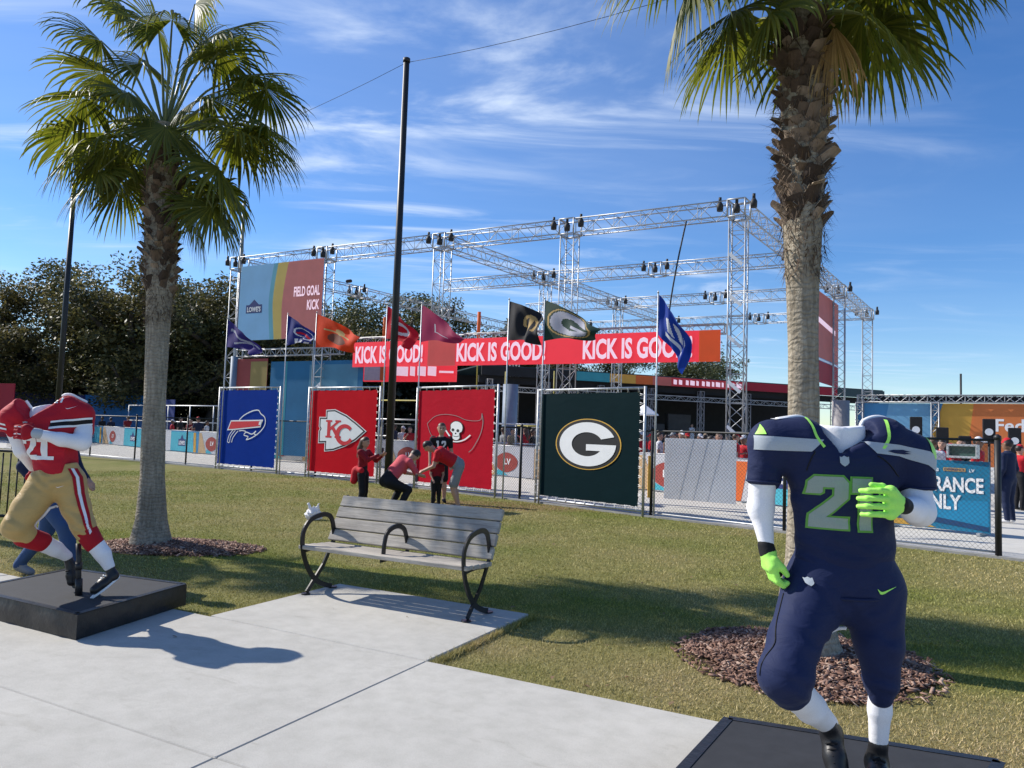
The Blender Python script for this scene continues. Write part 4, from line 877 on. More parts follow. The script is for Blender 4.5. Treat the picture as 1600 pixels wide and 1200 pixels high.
gl = hand(t, (-.235,-.272,1.303), (-.285,-.295,1.308), (0,0,1), fs, [(-.24,-.26,1.33),(-.28,-.245,1.365),(-.33,-.25,1.37)], .0135, m_redd, palm_r=.044)
for i in (0,2): MB().strap([Vector(p)+Vector((0,-.0135,0)) for p in fs[i]], .007, .003, (0,-1,0)).build('glove_print', m_white, gl)
fs = [[(-.47,.08+.024*i,.945),(-.492,.08+.024*i,.925),(-.488,.08+.024*i,.90)] for i in range(4)]
hand(t, (-.445,.09,.985), (-.462,.105,.945), (0,1,0), fs, [(-.45,.075,.965),(-.475,.06,.94),(-.49,.065,.92)], .0135, m_redd)
rod = MB(); rod.tube([(.005,.02,.41),(.022,.01,.30),(.032,.0,.20),(.048,0,.0)], .021, 9); rod.tube([(.026,.005,.26),(.032,0,.20)], .028, 9); rod.tube([(.04,0,.13),(.048,0,0)], .028, 9); rod.build('support_rod', m_black, t)
# ------------------------------------------------------------------ fence, team banners, flags
m_galv = pm('galvanised_steel', (.46,.47,.48), .45, .15, 12, metal=.55); m_post = pm('black_post', (.016,.017,.018), .5, .2, 8)
m_wire = pm('fence_wire', (.030,.031,.033), .75, .2, 5, spec=.15); m_alu = pm('truss_aluminium', (.40,.405,.41), .45, .12, 10, metal=.5)
m_bolt = pm('dark_fitting', (.02,.02,.022), .6, .2, 10)
fence = thing('chain_link_fence', 'black posted chain link fence running along the far edge of the lawn', 'fence', (-3.9,21.6,-.03))
def fpt(s, z=0, off=0):
    """point s metres along the fence from its right end"""
    pts = FENCE[::-1]
    for A, B in zip(pts, pts[1:]):
        d, N, L = frame(A, B)
        if s <= L or B == pts[-1]: return Vector((A[0],A[1],0))+d*s+N*(-off)+Vector((0,0,z)), d, -N
        s -= L
FSH = (-3.9,21.6,-.03)
def fs_at(x):
    s = 0; pts = FENCE[::-1]
    for A, B in zip(pts, pts[1:]):
        d, N, L = frame(A, B)
        if B[0] <= x: return s + (A[0]-x)/(A[0]-B[0])*L
        s += L
for x in (7.19,4.85,2.86,.27,-1.45,-3.72,-6.0,-8.6,-11.75,-14.62,-17.5,-20.5,-23.6,-27,-31,-36):
    p, d, N = fpt(fs_at(x)); big = x == 7.19
    mb = MB(); mb.tube([p+Vector((0,0,-.02)), p+Vector((0,0,1.70 if big else 1.72))], .045 if big else .032, 8)
    c = p+Vector((0,0,1.72)); mb.tube([c+Vector((0,0,-.03)), c+Vector((0,0,.02)), c+Vector((0,0,.05))], [.052 if big else .038,.05 if big else .036,.012], 8)
    mb.build('post', m_post, fence, shift=FSH)
for z, nm in ((1.68,'top_rail'), (.045,'bottom_rail')):
    for A, B in zip(FENCE[1:], FENCE[2:]):
        MB().tube([Vector((*A,z)), Vector((*B,z))], .022 if z > 1 else .016, 6).build(nm, m_post if z > 1 else m_galv, fence, shift=FSH)
wm = MB(); step = .072
for A, B in zip(FENCE[1:], FENCE[2:]):
    d, N, L = frame(A, B); H = 1.66; z0 = .03; V = []; F = []; k = -H
    rw = .0027
    tri = [(0,rw),(rw*.87,-rw*.5),(-rw*.87,-rw*.5)]
    x = -H
    while x < L:
        for sgn in (1,-1):
            a0 = max(0, x); a1 = min(L, x+H)
            if a1-a0 > .02:
                za = (a0-x) if sgn > 0 else H-(a0-x); zb = (a1-x) if sgn > 0 else H-(a1-x)
                b = len(V)
                for (s, z) in ((a0,za),(a1,zb)):
                    for (q, w) in tri: V.append(Vector((*A,0))+d*s+N*(q+.004*sgn)+Vector((0,0,z0+z+w)))
                F += [(b+i, b+(i+1)%3, b+3+(i+1)%3, b+3+i) for i in range(3)]
        x += step
    wm.add(V, F)
tag(wm.build('wire_mesh', m_wire, fence, shift=FSH), kind='stuff')

m_pblue = cloth('royal_blue_banner', (.002,.032,.26), .05, .6, .15, 2, spec=.04, sheen=0); m_pred = cloth('bright_red_banner', (.56,.008,.018), .05, .6, .15, 2, spec=.04, sheen=0); m_pcrim = cloth('crimson_banner', (.44,.007,.022), .06, .6, .18, 2, spec=.05, sheen=0); m_pgreen = cloth('dark_green_banner', (.003,.016,.020), .06, .6, .15, 2, spec=.05, sheen=0)
m_pw = pm('print_white', (.78,.78,.78), .6, .03); m_pr = pm('print_red', (.60,.018,.03), .6, .05); m_pk = pm('print_black', (.012,.012,.014), .6, .05); m_pgold = pm('print_gold', (.62,.36,.05), .6, .05); m_pgrey = pm('print_grey', (.22,.20,.20), .6, .05)
def rnd_banner(label, xa, xb, H, mat, emblem):
    """a framed cloth banner standing in the fence line, its posts, rails and cord ties"""
    A, _, _ = fpt(fs_at(xa)); B, _, _ = fpt(fs_at(xb)); d, N, L = frame(A, B); A = A+N*.075; B = B+N*.075
    rz = math.atan2(d.y, d.x); t = thing('team_banner', label, 'banner', tuple(A), rz, 'framed team banners along the fence')
    w = L; r = .030
    for x in (0, w): MB().tube([(x,0,-.03),(x,0,H+.02)], r, 8).build('post', m_galv, t)
    for z in (.07, H-.01): MB().tube([(r,0,z),(w-r,0,z)], r*.85, 8).build('rail', m_galv, t)
    n = 24; x0, x1, z0, z1 = .075, w-.10, .14, H-.085; cl = MB(); P = []
    for j in range(n+1):
        for i in range(n+1):
            u, v = i/n, j/n; e = min(u,1-u,v,1-v); sag = .010*math.sin(u*9+v*4)*min(1,e*8)
            sc_x = .018*abs(math.sin(u*26))*(1 if j in (0,n) else 0); sc_z = .018*abs(math.sin(v*30))*(1 if i in (0,n) else 0)
            P.append((x0+(x1-x0)*u+(sc_z if i == 0 else -sc_z if i == n else 0), -.012+sag*.4, z0+(z1-z0)*v+(sc_x if j == 0 else -sc_x if j == n else 0)))
    cl.add(P, [(j*(n+1)+i, j*(n+1)+i+1, (j+1)*(n+1)+i+1, (j+1)*(n+1)+i) for j in range(n) for i in range(n)], 0, True)
    c = cl.build('banner_cloth', mat, t)
    ti = MB()
    for k in range(11):
        for z, zz in ((z1-.02,H-.01),(z0+.02,.07)):
            x = x0+.05+(x1-x0-.1)*k/10; ti.tube([(x-.02,-.014,z),(x,-.03,zz),(x+.02,-.014,z)], .006, 4)
    for k in range(13):
        for x, xx in ((x0+.02,0),(x1-.02,w)):
            z = z0+.06+(z1-z0-.12)*k/12; ti.tube([(x,-.014,z-.02),(xx,-.034,z),(x,-.014,z+.02)], .006, 4)
    tag(ti.build('cord_ties', m_pw, t), kind='stuff')
    emblem(t, Vector((w/2,-.022,(z0+z1)/2)), w, H); return t
X3, Z3, NY = (1,0,0), (0,0,1), (0,-1,0)
def em_g(t, C, w, H):
    C = C+Vector((.02,0,.05)); a, b = .92, .55
    for s, m_, o, nm in ((1.0,m_pgold,.0,'gold_oval'),(.965,m_pk,.003,'black_oval')):
        mb = MB(); art(mb, ell(0,0,a*s,b*s,56), C, X3, Z3, NY, o); mb.build(nm, m_, t)
    mb = MB(); n = 48
    outer = ell(0,0,a*.86,b*.86,n,21,357); inner = ell(0,0,a*.47,b*.47,n,26,340)
    for i in range(n-1):
        f = lambda p: C+Vector((p[0],0,p[1]))+Vector((0,-.012,0)); mb.poly([f(inner[i]),f(inner[i+1]),f(outer[i+1]),f(outer[i])][::-1])
    art(mb, [(-.02,.0),(a*.862,.0),(a*.858,-.04),(a*.80,-.16),(.40,-.135),(-.02,-.135)], C, X3, Z3, NY, .0125)
    mb.build('letter', m_pw, t)
def em_kc(t, C, w, H):
    C = C+Vector((-.02,0,.04)); s = .86; X5, Z5 = (1.16,0,0), (0,0,.93)
    A = [(-.62,.42),(-.62,.70),(-.30,.72),(.20,.52),(.62,.26),(.98,.0),(.62,-.30),(.20,-.52),(-.30,-.70),(-.62,-.74),(-.62,-.42),(-.92,-.44),(-.92,-.06),(-.86,.04),(-.92,.14),(-.92,.42)]
    for g_, m_, o, nm in ((.075,m_pw,.0,'white_edge'),(.045,m_pk,.003,'black_edge'),(-.005,m_pw,.006,'arrowhead')):
        mb = MB(); art(mb, [(p[0]*s,p[1]*s) for p in grow(A,g_)], C, X5, Z5, NY, o); mb.build(nm, m_, t)
    mb = MB(); ft = [(-.60,.30),(-.36,.30),(-.36,.24),(-.42,.24),(-.42,.07),(-.20,.24),(-.24,.24),(-.24,.30),(-.02,.30),(-.02,.24),(-.08,.24),(-.28,.08),(-.05,-.22),(.0,-.22),(.0,-.28),(-.24,-.28),(-.24,-.22),(-.21,-.22),(-.36,.0),(-.42,-.05),(-.42,-.22),(-.36,-.22),(-.36,-.28),(-.60,-.28),(-.60,-.22),(-.54,-.22),(-.54,.24),(-.60,.24)]
    art(mb, [(p[0]*s*1.15+.02,p[1]*s*1.15+.03) for p in ft], C, X5, Z5, NY, .010); mb.build('letter', m_pr, t)
    mb = MB(); n = 30; o_, i_ = ell(.16,-.14,.36,.36,n,40,330), ell(.18,-.14,.22,.23,n,36,334)
    f = lambda p: C+Vector((p[0]*s*1.28,-.013,p[1]*s*1.02))
    for i in range(n-1): mb.poly([f(i_[i]),f(i_[i+1]),f(o_[i+1]),f(o_[i])][::-1])
    mb.build('letter', m_pr, t)
def em_bull(t, C, w, H):
    mb = MB(); L_ = smooth_pts([(-.42,.25),(-.18,.41),(.25,.56),(.58,.59),(.71,.48),(.93,.36),(.97,.16),(.85,-.02),(.58,-.21),(.25,-.35),(.01,-.40),(.12,-.30),(-.12,-.25),(.01,-.15),(.30,-.21),(.50,-.10)],3,False)
    art_strip(mb, L_, .036, C, X3, Z3, NY, .003)
    for q in ([(-.72,-.08),(-.93,-.28),(-1.0,-.50),(-.90,-.53)], [(-.45,-.12),(-.70,-.34),(-.77,-.52)], [(-.60,-.10),(-.84,-.32),(-.88,-.52)], [(-.40,-.12),(-.2,-.10),(-.02,-.13)], [(.52,-.10),(.42,-.20),(.55,-.22)]): art_strip(mb, smooth_pts(q,3,False), .030, C, X3, Z3, NY, .004)
    mb.build('bull_outline', m_pw, t)
    S = [(-.99,-.07),(-.85,.19),(.79,.24),(.71,.07),(-.66,-.05)]
    mb = MB(); art(mb, grow(S,.042), C, X3, Z3, NY, .006); mb.build('stripe_edge', m_pw, t)
    mb = MB(); art(mb, S, C, X3, Z3, NY, .009); mb.build('red_stripe', m_pr, t)
    mb = MB(); art(mb, [(.66,.21),(.79,.24),(.75,.11),(.64,.10)], C, X3, Z3, NY, .011); mb.build('eye_mark', m_pw, t)
def em_flag(t, C, w, H):
    C = C+Vector((-.02,0,.16)); mb = MB(); Z4 = (0,0,.60)
    art_strip(mb, smooth_pts([(-1.05,.30),(-.75,.62),(-.35,.72),(.10,.66),(.45,.50),(.80,.46),(1.02,.52),(1.05,.78)],4,False), .022, C, X3, Z4, NY, .003)
    art_strip(mb, smooth_pts([(1.05,.78),(1.10,.40),(1.02,-.10),(.78,-.66),(.62,-.86)],4,False), .026, C, X3, Z4, NY, .003)
    art_strip(mb, smooth_pts([(-1.05,.30),(-.92,-.1),(-.75,-.35)],4,False), .018, C, X3, Z4, NY, .003); mb.build('flag_outline', m_pgrey, t)
    mb = MB()
    for q in ([(-.42,.28),(-.30,.05),(-.12,-.22)], [(-.10,-.42),(.18,-.44),(.45,-.34),(.66,-.14)], [(-.66,-.38),(-.36,-.46),(-.1,-.36)]): art_strip(mb, smooth_pts(q,4,False), .055, C, X3, Z4, NY, .004)
    mb.build('crossed_sabre', m_pw, t)
    S = smooth_pts([(-.08,.30),(.08,.42),(.28,.36),(.36,.18),(.33,.0),(.24,-.08),(.26,-.28),(.14,-.38),(.0,-.30),(.0,-.10),(-.10,.02),(-.08,.12)],3)
    mb = MB(); art(mb, grow(S,.03), C, X3, Z4, NY, .006); mb.build('skull_edge', m_pk, t); mb = MB(); art(mb, S, C, X3, Z4, NY, .009); mb.build('skull', m_pw, t)
    mb = MB(); art(mb, ell(.0,.06,.055,.065,14), C, X3, Z4, NY, .012); art(mb, ell(.19,.03,.055,.065,14), C, X3, Z4, NY, .012); art(mb, ell(.11,-.09,.03,.035,10), C, X3, Z4, NY, .012)
    art_strip(mb, [(.02,-.20),(.13,-.23),(.24,-.19)], .022, C, X3, Z4, NY, .012); mb.build('skull_hollows', m_pk, t)
rnd_banner('royal blue banner with a white charging bull and red streak', -10.15, -7.45, 2.78, m_pblue, em_bull)
rnd_banner('bright red banner with a white arrowhead and letters KC', -6.30, -3.75, 2.75, m_pred, em_kc)
rnd_banner('crimson banner with a white skull, crossed sabres and pirate flag outline', -2.52, -.27, 2.70, m_pcrim, em_flag)
rnd_banner('dark green banner with a white letter G in a gold edged oval', .68, 2.76, 2.56, m_pgreen, em_g)
# flags on tall poles beside the banners
def fab(name, col, tr=.35): return pm(name, col, .75, .07, 4, .15, 14, transl=tr, bdist=.02)
f_purple, f_navy, f_orange, f_red, f_plum, f_blk, f_grn, f_blue = fab('purple_flag',(.035,.022,.16)), fab('navy_flag',(.012,.020,.16)), fab('orange_flag',(.72,.055,.010),.5), fab('red_flag',(.50,.010,.025),.5), fab('plum_flag',(.33,.022,.085),.55), fab('black_flag',(.012,.012,.016),.2), fab('green_flag',(.012,.040,.028),.3), fab('blue_flag',(.010,.045,.30),.4)
f_white, f_gold, f_brown, f_silver = fab('white_flag_print',(.66,.66,.68)), fab('gold_flag_print',(.48,.32,.12)), fab('brown_flag_print',(.16,.05,.03)), fab('silver_flag_print',(.40,.40,.46))
def flag(label, x, H, mats, pat, fly=1.45, hoist=.95, drop=.9, end=.22, ph=0., yaw=.0, curl=1., stand=.12):
    P, d, N = fpt(fs_at(x)); P = P+N*stand; rz = math.atan2(-d.y,-d.x)+yaw
    t = thing('flag', label, 'flag', (P.x,P.y,-.03), math.atan2(-d.y,-d.x), 'team flags on poles along the fence')
    mb = MB(); mb.tube([(0,0,0),(0,0,H*.5),(0,0,H)], [.020,.018,.013], 7); mb.tube([(0,0,H),(0,0,H+.05)], [.024,.006], 7); mb.build('flagpole', m_galv, t)
    nu, nv = 60, 38; V = []; c, s_ = math.cos(yaw), math.sin(yaw)
    for j in range(nv+1):
        for i in range(nu+1):
            u, v = i/nu, j/nv
            top = -drop*(u**1.15); hgt = hoist*(1-u)+end*u; z = H-.04+top-v*hgt - .05*math.sin(u*7+ph)*u
            fx = fly*u*(1-.10*v*u)
            fy = curl*u**.7*(.13*math.sin(u*8.5+v*3.2+ph)+.07*math.sin(u*15-v*4+ph*2)) + curl*.22*u*math.sin(v*3.1+ph)*.6
            V.append((.02+fx*c-fy*s_, fx*s_+fy*c, z))
    F = [(j*(nu+1)+i, (j+1)*(nu+1)+i, (j+1)*(nu+1)+i+1, j*(nu+1)+i+1) for j in range(nv) for i in range(nu)]
    fm = [pat((i+.5)/nu, 1-(j+.5)/nv) for j in range(nv) for i in range(nu)]
    np_mesh('flag_cloth', V, F, mats, t, fm, True); return t
def inell(u, v, cx, cy, rx, ry): return ((u-cx)/rx)**2+((v-cy)/ry)**2
def p_g(u, v):
    q = inell(u,v,.5,.5,.44,.46)
    if q > 1: return 0
    if q > .86: return 2
    if q > .74: return 0
    r = inell(u,v,.5,.5,.20,.20)
    if r < 1 and not (u > .5 and .40 < v < .5): return 0
    if u > .5 and .5 < v < .62: return 0
    return 1
def p_bird(u, v): return 1 if (abs(v-.62-.10*math.sin(u*9)) < .055 and .08 < u < .9) or (abs(v-.34+.12*math.sin(u*7)) < .04 and .25 < u < .8) else 0
def p_bull(u, v): return 1 if (v < .22 and .3 < u < .98 and int(u*22) % 3) else (2 if abs(v-.5-.1*(u-.5)) < .05 and .35 < u < .85 else 1 if abs(inell(u,v,.6,.55,.3,.24)-1) < .16 else 0)
def p_helm(u, v): return 1 if inell(u,v,.52,.36,.24,.2) < 1 else (2 if inell(u,v,.55,.66,.10,.10) < 1 else 3 if abs(v-.60) < .03 and .2 < u < .8 else 0)
def p_arrow(u, v): return 1 if inell(u,v,.42,.5,.28,.26) < 1 and not inell(u,v,.42,.5,.16,.14) < 1 else 0
def p_plain(u, v): return 1 if .3 < u < .34 and .3 < v < .6 or (.3 < u < .7 and abs(v-.3) < .02) else 0
def p_fleur(u, v): return 1 if (abs(u-.6) < .05 and .18 < v < .82) or abs(inell(u,v,.6,.52,.19,.24)-1) < .35 and v > .40 else 0
def p_lion(u, v): return 1 if (inell(u,v,.5,.55,.30,.20) < 1 and math.sin(u*26+v*9) > -.3) else (1 if abs(v-.24) < .05 and .25 < u < .8 else 0)
flag('purple flag with a pale bird emblem, leftmost of the flags', -9.93, 5.2, [f_purple,f_silver], p_bird, 1.80, .95, 1.10, .16, .3)
flag('navy flag with white lettering flying in front of the blue and orange hanging banner', -7.28, 5.17, [f_navy,f_white,f_red], p_bull, 1.35, 1.0, .80, .14, 1.4)
flag('bright orange flag with a dark helmet emblem', -6.13, 5.12, [f_orange,f_brown,f_gold,f_gold], p_helm, 1.95, 1.05, .80, .46, 2.2, 0, .7)
flag('red flag with white emblem, half hidden by the tall black pole', -3.60, 5.15, [f_red,f_white], p_arrow, 1.35, .95, 1.0, .30, .9)
flag('sheer plum coloured flag beside the tall black pole', -2.46, 5.02, [f_plum,f_silver], p_plain, 1.80, 1.02, 1.08, .07, 3.1, 0, .55)
flag('black flag with a gold lily emblem', -.05, 4.8, [f_blk,f_gold], p_fleur, 1.15, .96, .48, .62, 1.9)
flag('dark green flag with a white letter G in an oval', .78, 4.7, [f_grn,f_silver,f_gold], p_g, 1.70, .95, .82, .20, 2.7, 0, .8)
flag('blue flag with a white emblem hanging steeply, rightmost of the flags', 2.93, 4.5, [f_blue,f_white], p_lion, .70, .82, 1.05, .55, .5, 0, .9, .05)

# ------------------------------------------------------------------ tall net poles and their wire
m_pole = pm('black_pole', (.014,.014,.015), .45, .2, 3); m_gpole = pm('grey_pole', (.26,.27,.27), .5, .2, 3)
def pole(label, x, y, H, r0, r1, mat):
    t = thing('net_pole', label, 'pole', (x,y,-.03), 0, 'tall poles carrying the high wire'); mb = MB()
    mb.tube([(0,0,0),(0,0,H*.5),(0,0,H)], [r0,(r0+r1)/2,r1], 12); mb.build('shaft', mat, t)
    MB().tube([(0,0,H-.06),(0,0,H+.05)], [r1*1.25,r1*1.2], 12).build('cap', m_bolt, t); MB().tube([(0,0,0),(0,0,.05)], [r0*1.6,r0*1.5], 12).build('base_collar', m_bolt, t)
    return t
pole('tall slim black pole standing between the two red banners', -3.34, 20.6, 12.15, .115, .085, m_pole)
pole('tall slim black pole at the left, its top lost in the left palm', -18.35, 30.0, 11.2, .115, .09, m_pole)
pole('slender grey pole at the left corner of the truss, behind the left palm', -13.25, 35.2, 12.3, .10, .08, m_gpole)
w = MB(); a, b, c = Vector((-18.35,30,11.1)), Vector((-3.34,20.6,12.05)), Vector((11.6,11.1,12.3))
for p, q in ((a,b),(b,c)): w.tube([p.lerp(q,i/14)+Vector((0,0,-.55*4*(i/14)*(1-i/14))) for i in range(15)], .008, 4)
tag(w.build('overhead_wire', m_bolt), 'thin dark wire strung high between the tall black poles', 'wire')

# ------------------------------------------------------------------ the big truss frame
C1, CL, CR = Vector((7.0,23,0)), Vector((-12.7,33.6,0)), Vector((19.85,41.2,0)); ZT = 9.1
aF, aR = CL-C1, CR-C1
truss = thing('truss_frame', 'large open silver box truss frame carrying the banners', 'truss frame', tuple(C1)); TS = tuple(C1)
def box_truss(A, B, w, pitch, up, rc=.022, rb=.011, name='truss_beam', parent=None, shift=TS, mat=None):
    A, B = Vector(A), Vector(B); d = (B-A); L = d.length; d.normalize(); up = Vector(up); s = d.cross(up).normalized(); u = s.cross(d).normalized(); h = w/2; mb = MB()
    cor = [(-h,-h),(h,-h),(h,h),(-h,h)]; f = lambda x, c: A+d*x+s*c[0]+u*c[1]
    for c in cor: mb.tube([f(0,c), f(L,c)], rc, 6)
    n = max(1, round(L/pitch)); st = L/n
    for k in range(4):
        c, e = cor[k], cor[(k+1)%4]
        for i in range(n):
            p, q = (c, e) if (i+k) % 2 == 0 else (e, c); mb.tube([f(i*st,p), f((i+1)*st,q)], rb, 4, caps=False)
            if i % 2 == 0: mb.tube([f(i*st,c), f(i*st,e)], rb, 4, caps=False)
    for x in (0.02, L-.02):
        for k in range(4): mb.tube([f(x,cor[k]), f(x,cor[(k+1)%4])], rb*1.4, 4, caps=False)
    return mb.build(name, mat or m_alu, parent or truss, shift=shift)
BW = .50
tF = (0,.26,.5,.765,1.0); sR = (0,1/3,2/3,1)
def tp(t, s, z=ZT): return Vector((C1.x+aF.x*t+aR.x*s, C1.y+aF.y*t+aR.y*s, z))
ub = Vector((0,0,1)); dF, dR = aF.normalized(), aR.normalized(); zb = ZT-BW/2
def beam(t0, s0, t1, s1, z=None):
    a, b = tp(t0,s0,z or zb), tp(t1,s1,z or zb); d = (b-a).normalized(); box_truss(a+d*.3, b-d*.3, BW, .46, ub)
for i in range(4):
    for s in sR:
        if not (s > 0 and i == 3 and s < 1): beam(tF[i],s,tF[i+1],s)
for k in range(3):
    for t_ in (0,.5,1.0): beam(t_,sR[k],t_,sR[k+1])
cols = [(0,0,0,1),(.26,0,2.9,0),(.5,0,4.4,0),(.765,0,0,1),(1,0,0,1),(0,1,0,1),(.5,1/3,0,1),(.5,2/3,0,1),(1,1,0,1),(0,2/3,0,1),(0,1/3,0,1)]
for (t_, s, z0, full) in cols:
    a = tp(t_,s,z0); b = tp(t_,s,zb-.3); box_truss(a, b, BW if t_ != .5 or s == 0 else .42, .46, dF, name='truss_column')
for t_ in tF:
    for s in sR:
        if s in (1/3,2/3) and t_ in (.765,): continue
        c = tp(t_,s,zb); mb = MB(); rz = math.atan2(dF.y,dF.x)
        for dx in (-1,1):
            for dy in (-1,1):
                mb.tube([c+dF*dx*.27+dR*dy*.27+ub*-.27, c+dF*dx*.27+dR*dy*.27+ub*.27], .03, 6)
        for dz in (-.27,.27):
            q = [c+dF*a_*.27+dR*b_*.27+ub*dz for a_, b_ in ((-1,-1),(1,-1),(1,1),(-1,1))]
            for i in range(4): mb.tube([q[i],q[(i+1)%4]], .026, 6)
        mb.build('corner_block', m_alu, truss, shift=TS)
        for e in (-.52,.52,0):
            lamp = MB(); p = c+dF*e+dR*-.22+ub*(.08 if e else -.02); lamp.tube([p+ub*.16,p+ub*.05,p-ub*.14], [.05,.11,.10], 8); lamp.tube([p+ub*.155,p+ub*.30], .05, 6); lamp.build('hoist', m_bolt, truss, shift=TS)
for (t0, s0, t1, s1, z) in ((0,0,.70,0,5.05),(.70,0,1,0,4.72)): 
    a, b = tp(t0,s0,z), tp(t1,s1,z); d = (b-a).normalized(); box_truss(a+d*.35, b-d*.3, .30, .3, ub, .02, .010)
# bracing of the nearest column
mb = MB()
for z in (1.8,3.2,4.6,5.9,7.2):
    c = tp(0,0,z); mb.strap([c-dF*.2-ub*.18-dR*.26, c+dF*.2+ub*.18-dR*.26], .10, .02, dR)
mb.build('column_tape', m_pw, truss, shift=TS)
cb = MB(); a = tp(.075,0,ZT-.45); cb.tube(smooth_pts([tuple(a), tuple(a+Vector((-.25,.1,-1.4))), tuple(a+Vector((-.45,.2,-2.9))), tuple(a+Vector((-.5,.2,-4.3)))],4,False), .028, 5)
tag(cb.build('hanging_cable', m_bolt), 'black cable hanging from the front beam near the corner column', 'cable')

# hanging prints on the truss
m_sky = pm('print_sky_blue', (.22,.50,.72), .6, .12, .6, transl=.35); m_skyd = pm('print_mid_blue', (.09,.32,.58), .6, .12, .8, transl=.3); m_yel = pm('print_yellow', (.80,.45,.08), .6, .08, 1, transl=.35); m_cor = pm('print_coral', (.72,.19,.155), .6, .08, 1, transl=.35); m_ora = pm('print_orange', (.80,.18,.04), .6, .08, 1, transl=.35); m_ora2 = pm('print_burnt_orange', (.82,.24,.07), .6, .08, 1, transl=.3); m_tea = pm('print_teal', (.06,.36,.42), .6, .1, 1, transl=.3)
m_ban = pm('screen_red', (.72,.030,.045), .5, .08, .7, glow=.42); m_pink = pm('glowing_pink_white', (.80,.56,.64), .5, .04, glow=.40); m_banf = pm('fascia_red', (.62,.03,.04), .6, .1, 1); m_bnavy = pm('print_navy', (.010,.025,.14), .6, .06); m_maroon = pm('print_deep_red', (.42,.012,.035), .6, .1, 1, transl=.3)
def hung(name, label, A, B, z0, z1, parts_fn, back=None, group=None, th=.02, cat='banner'):
    d, N, L = frame(A, B); t = thing(name, label, cat, (A[0],A[1],z0), math.atan2(d.y,d.x), group)
    MB().box((L/2,th/2,(z1-z0)/2), (L,th,z1-z0)).build('backing', back or m_sky, t); parts_fn(t, L, z1-z0); return t
def field(t, name, poly, mat, off):
    mb = MB(); art(mb, poly, (0,0,0), X3, Z3, NY, off); return mb.build(name, mat, t)
def words(t, s, x, z, h, mat, off=.008, w=None, bold=.018, name='lettering', anchor='c'):
    mb = MB(); put_text(mb, s, (x,0,z), X3, Z3, NY, h, w, off, 0, bold, anchor); return mb.build(name, mat, t)
def tall_words(t, s, x, z, h, w, mat=None, off=.010, bold=.03):
    P, F, tw = text2d(s, bold); mb = MB(); mb.add([(x-w/2+p[0]*w/tw, -off, z-h/2+p[1]*h) for p in P], F); return mb.build('lettering', mat or m_pw, t)
def swoop(L, H, f0, f1, bow, n=16):
    a = [(L*(f0-bow*math.sin(math.pi*i/n*.9)), H*i/n) for i in range(n+1)]; b = [(L*(f1-bow*1.3*math.sin(math.pi*i/n*.9)), H*i/n) for i in range(n+1)]; return a, b
m_sky2 = pm('mesh_sky_blue', (.36,.62,.82), .6, .08, .6, transl=.45); m_tea2 = pm('mesh_teal', (.22,.55,.62), .6, .08, 1, transl=.45); m_yel2 = pm('mesh_yellow', (.90,.62,.18), .6, .06, 1, transl=.45); m_cor2 = pm('mesh_coral', (.86,.27,.235), .6, .08, 1, transl=.45)  # lighter copies of the prints: sky showing through the mesh put into the colour
def fgk(t, L, H):
    a = smooth_pts([(L*.455,0),(L*.43,H*.3),(L*.42,H*.5),(L*.435,H*.75),(L*.465,H)],4,False); b = smooth_pts([(L*.55,0),(L*.535,H*.3),(L*.535,H*.5),(L*.555,H*.75),(L*.59,H)],4,False)
    field(t, 'teal_band', [(p[0]-L*.05,p[1]) for p in a]+a[::-1], m_tea2, .002)
    field(t, 'yellow_band', a+b[::-1], m_yel2, .004); field(t, 'coral_field', b+[(L,H),(L,0)], m_cor2, .006)
    words(t, 'FIELD GOAL', L*.82, H*.60, H*.13, m_pink, .010, L*.30, .03); words(t, 'KICK', L*.90, H*.42, H*.13, m_pink, .010, L*.14, .03)  # printed letters share the screen's glow, though the banner is no screen
    field(t, 'logo_plate', [(L*.09,H*.36),(L*.29,H*.36),(L*.29,H*.47),(L*.25,H*.47),(L*.19,H*.54),(L*.13,H*.47),(L*.09,H*.47)], m_bnavy, .004); words(t, "LOWE'S", L*.19, H*.41, H*.07, m_pw, .008, L*.17, .03)
A, B = tp(.975,0), tp(.755,0); off = -dR*.34
hung('field_goal_banner', 'hanging banner in blue, yellow and coral reading FIELD GOAL KICK', A+off, B+off, 5.25, 8.62, fgk, m_sky2)
def kig(t, L, H):
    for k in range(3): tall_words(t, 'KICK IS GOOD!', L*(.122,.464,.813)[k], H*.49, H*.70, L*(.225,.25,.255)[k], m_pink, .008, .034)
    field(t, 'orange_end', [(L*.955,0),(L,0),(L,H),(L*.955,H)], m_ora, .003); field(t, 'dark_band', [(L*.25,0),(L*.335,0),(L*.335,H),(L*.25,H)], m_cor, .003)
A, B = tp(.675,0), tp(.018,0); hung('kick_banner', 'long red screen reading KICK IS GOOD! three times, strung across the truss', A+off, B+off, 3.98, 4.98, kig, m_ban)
def side(t, L, H):
    field(t, 'orange_field', [(L*.38,H*.27),(L,H*.27),(L,H),(L*.30,H)], m_cor, .003); field(t, 'yellow_edge', [(L*.35,H*.27),(L*.42,H*.27),(L*.34,H),(L*.28,H)], m_yel, .006)
    field(t, 'white_logo', [(L*.50,H*.66),(L*.92,H*.60),(L*.92,H*.66),(L*.50,H*.72)], m_pink, .008); field(t, 'deep_red_field', [(0,0),(L,0),(L,H*.24),(0,H*.24)], m_maroon, .004); field(t, 'white_seam', [(0,H*.245),(L,H*.245),(L,H*.262),(0,H*.262)], m_pw, .008)  # the logo is print with the glowing pink added
A, B = tp(0,.34), tp(0,.735); no_ = -dF*-.30
hung('side_banner', 'tall orange and blue banner on the truss side, half behind the right palm', A+dF*.34, B+dF*.34, 4.3, 8.45, side)
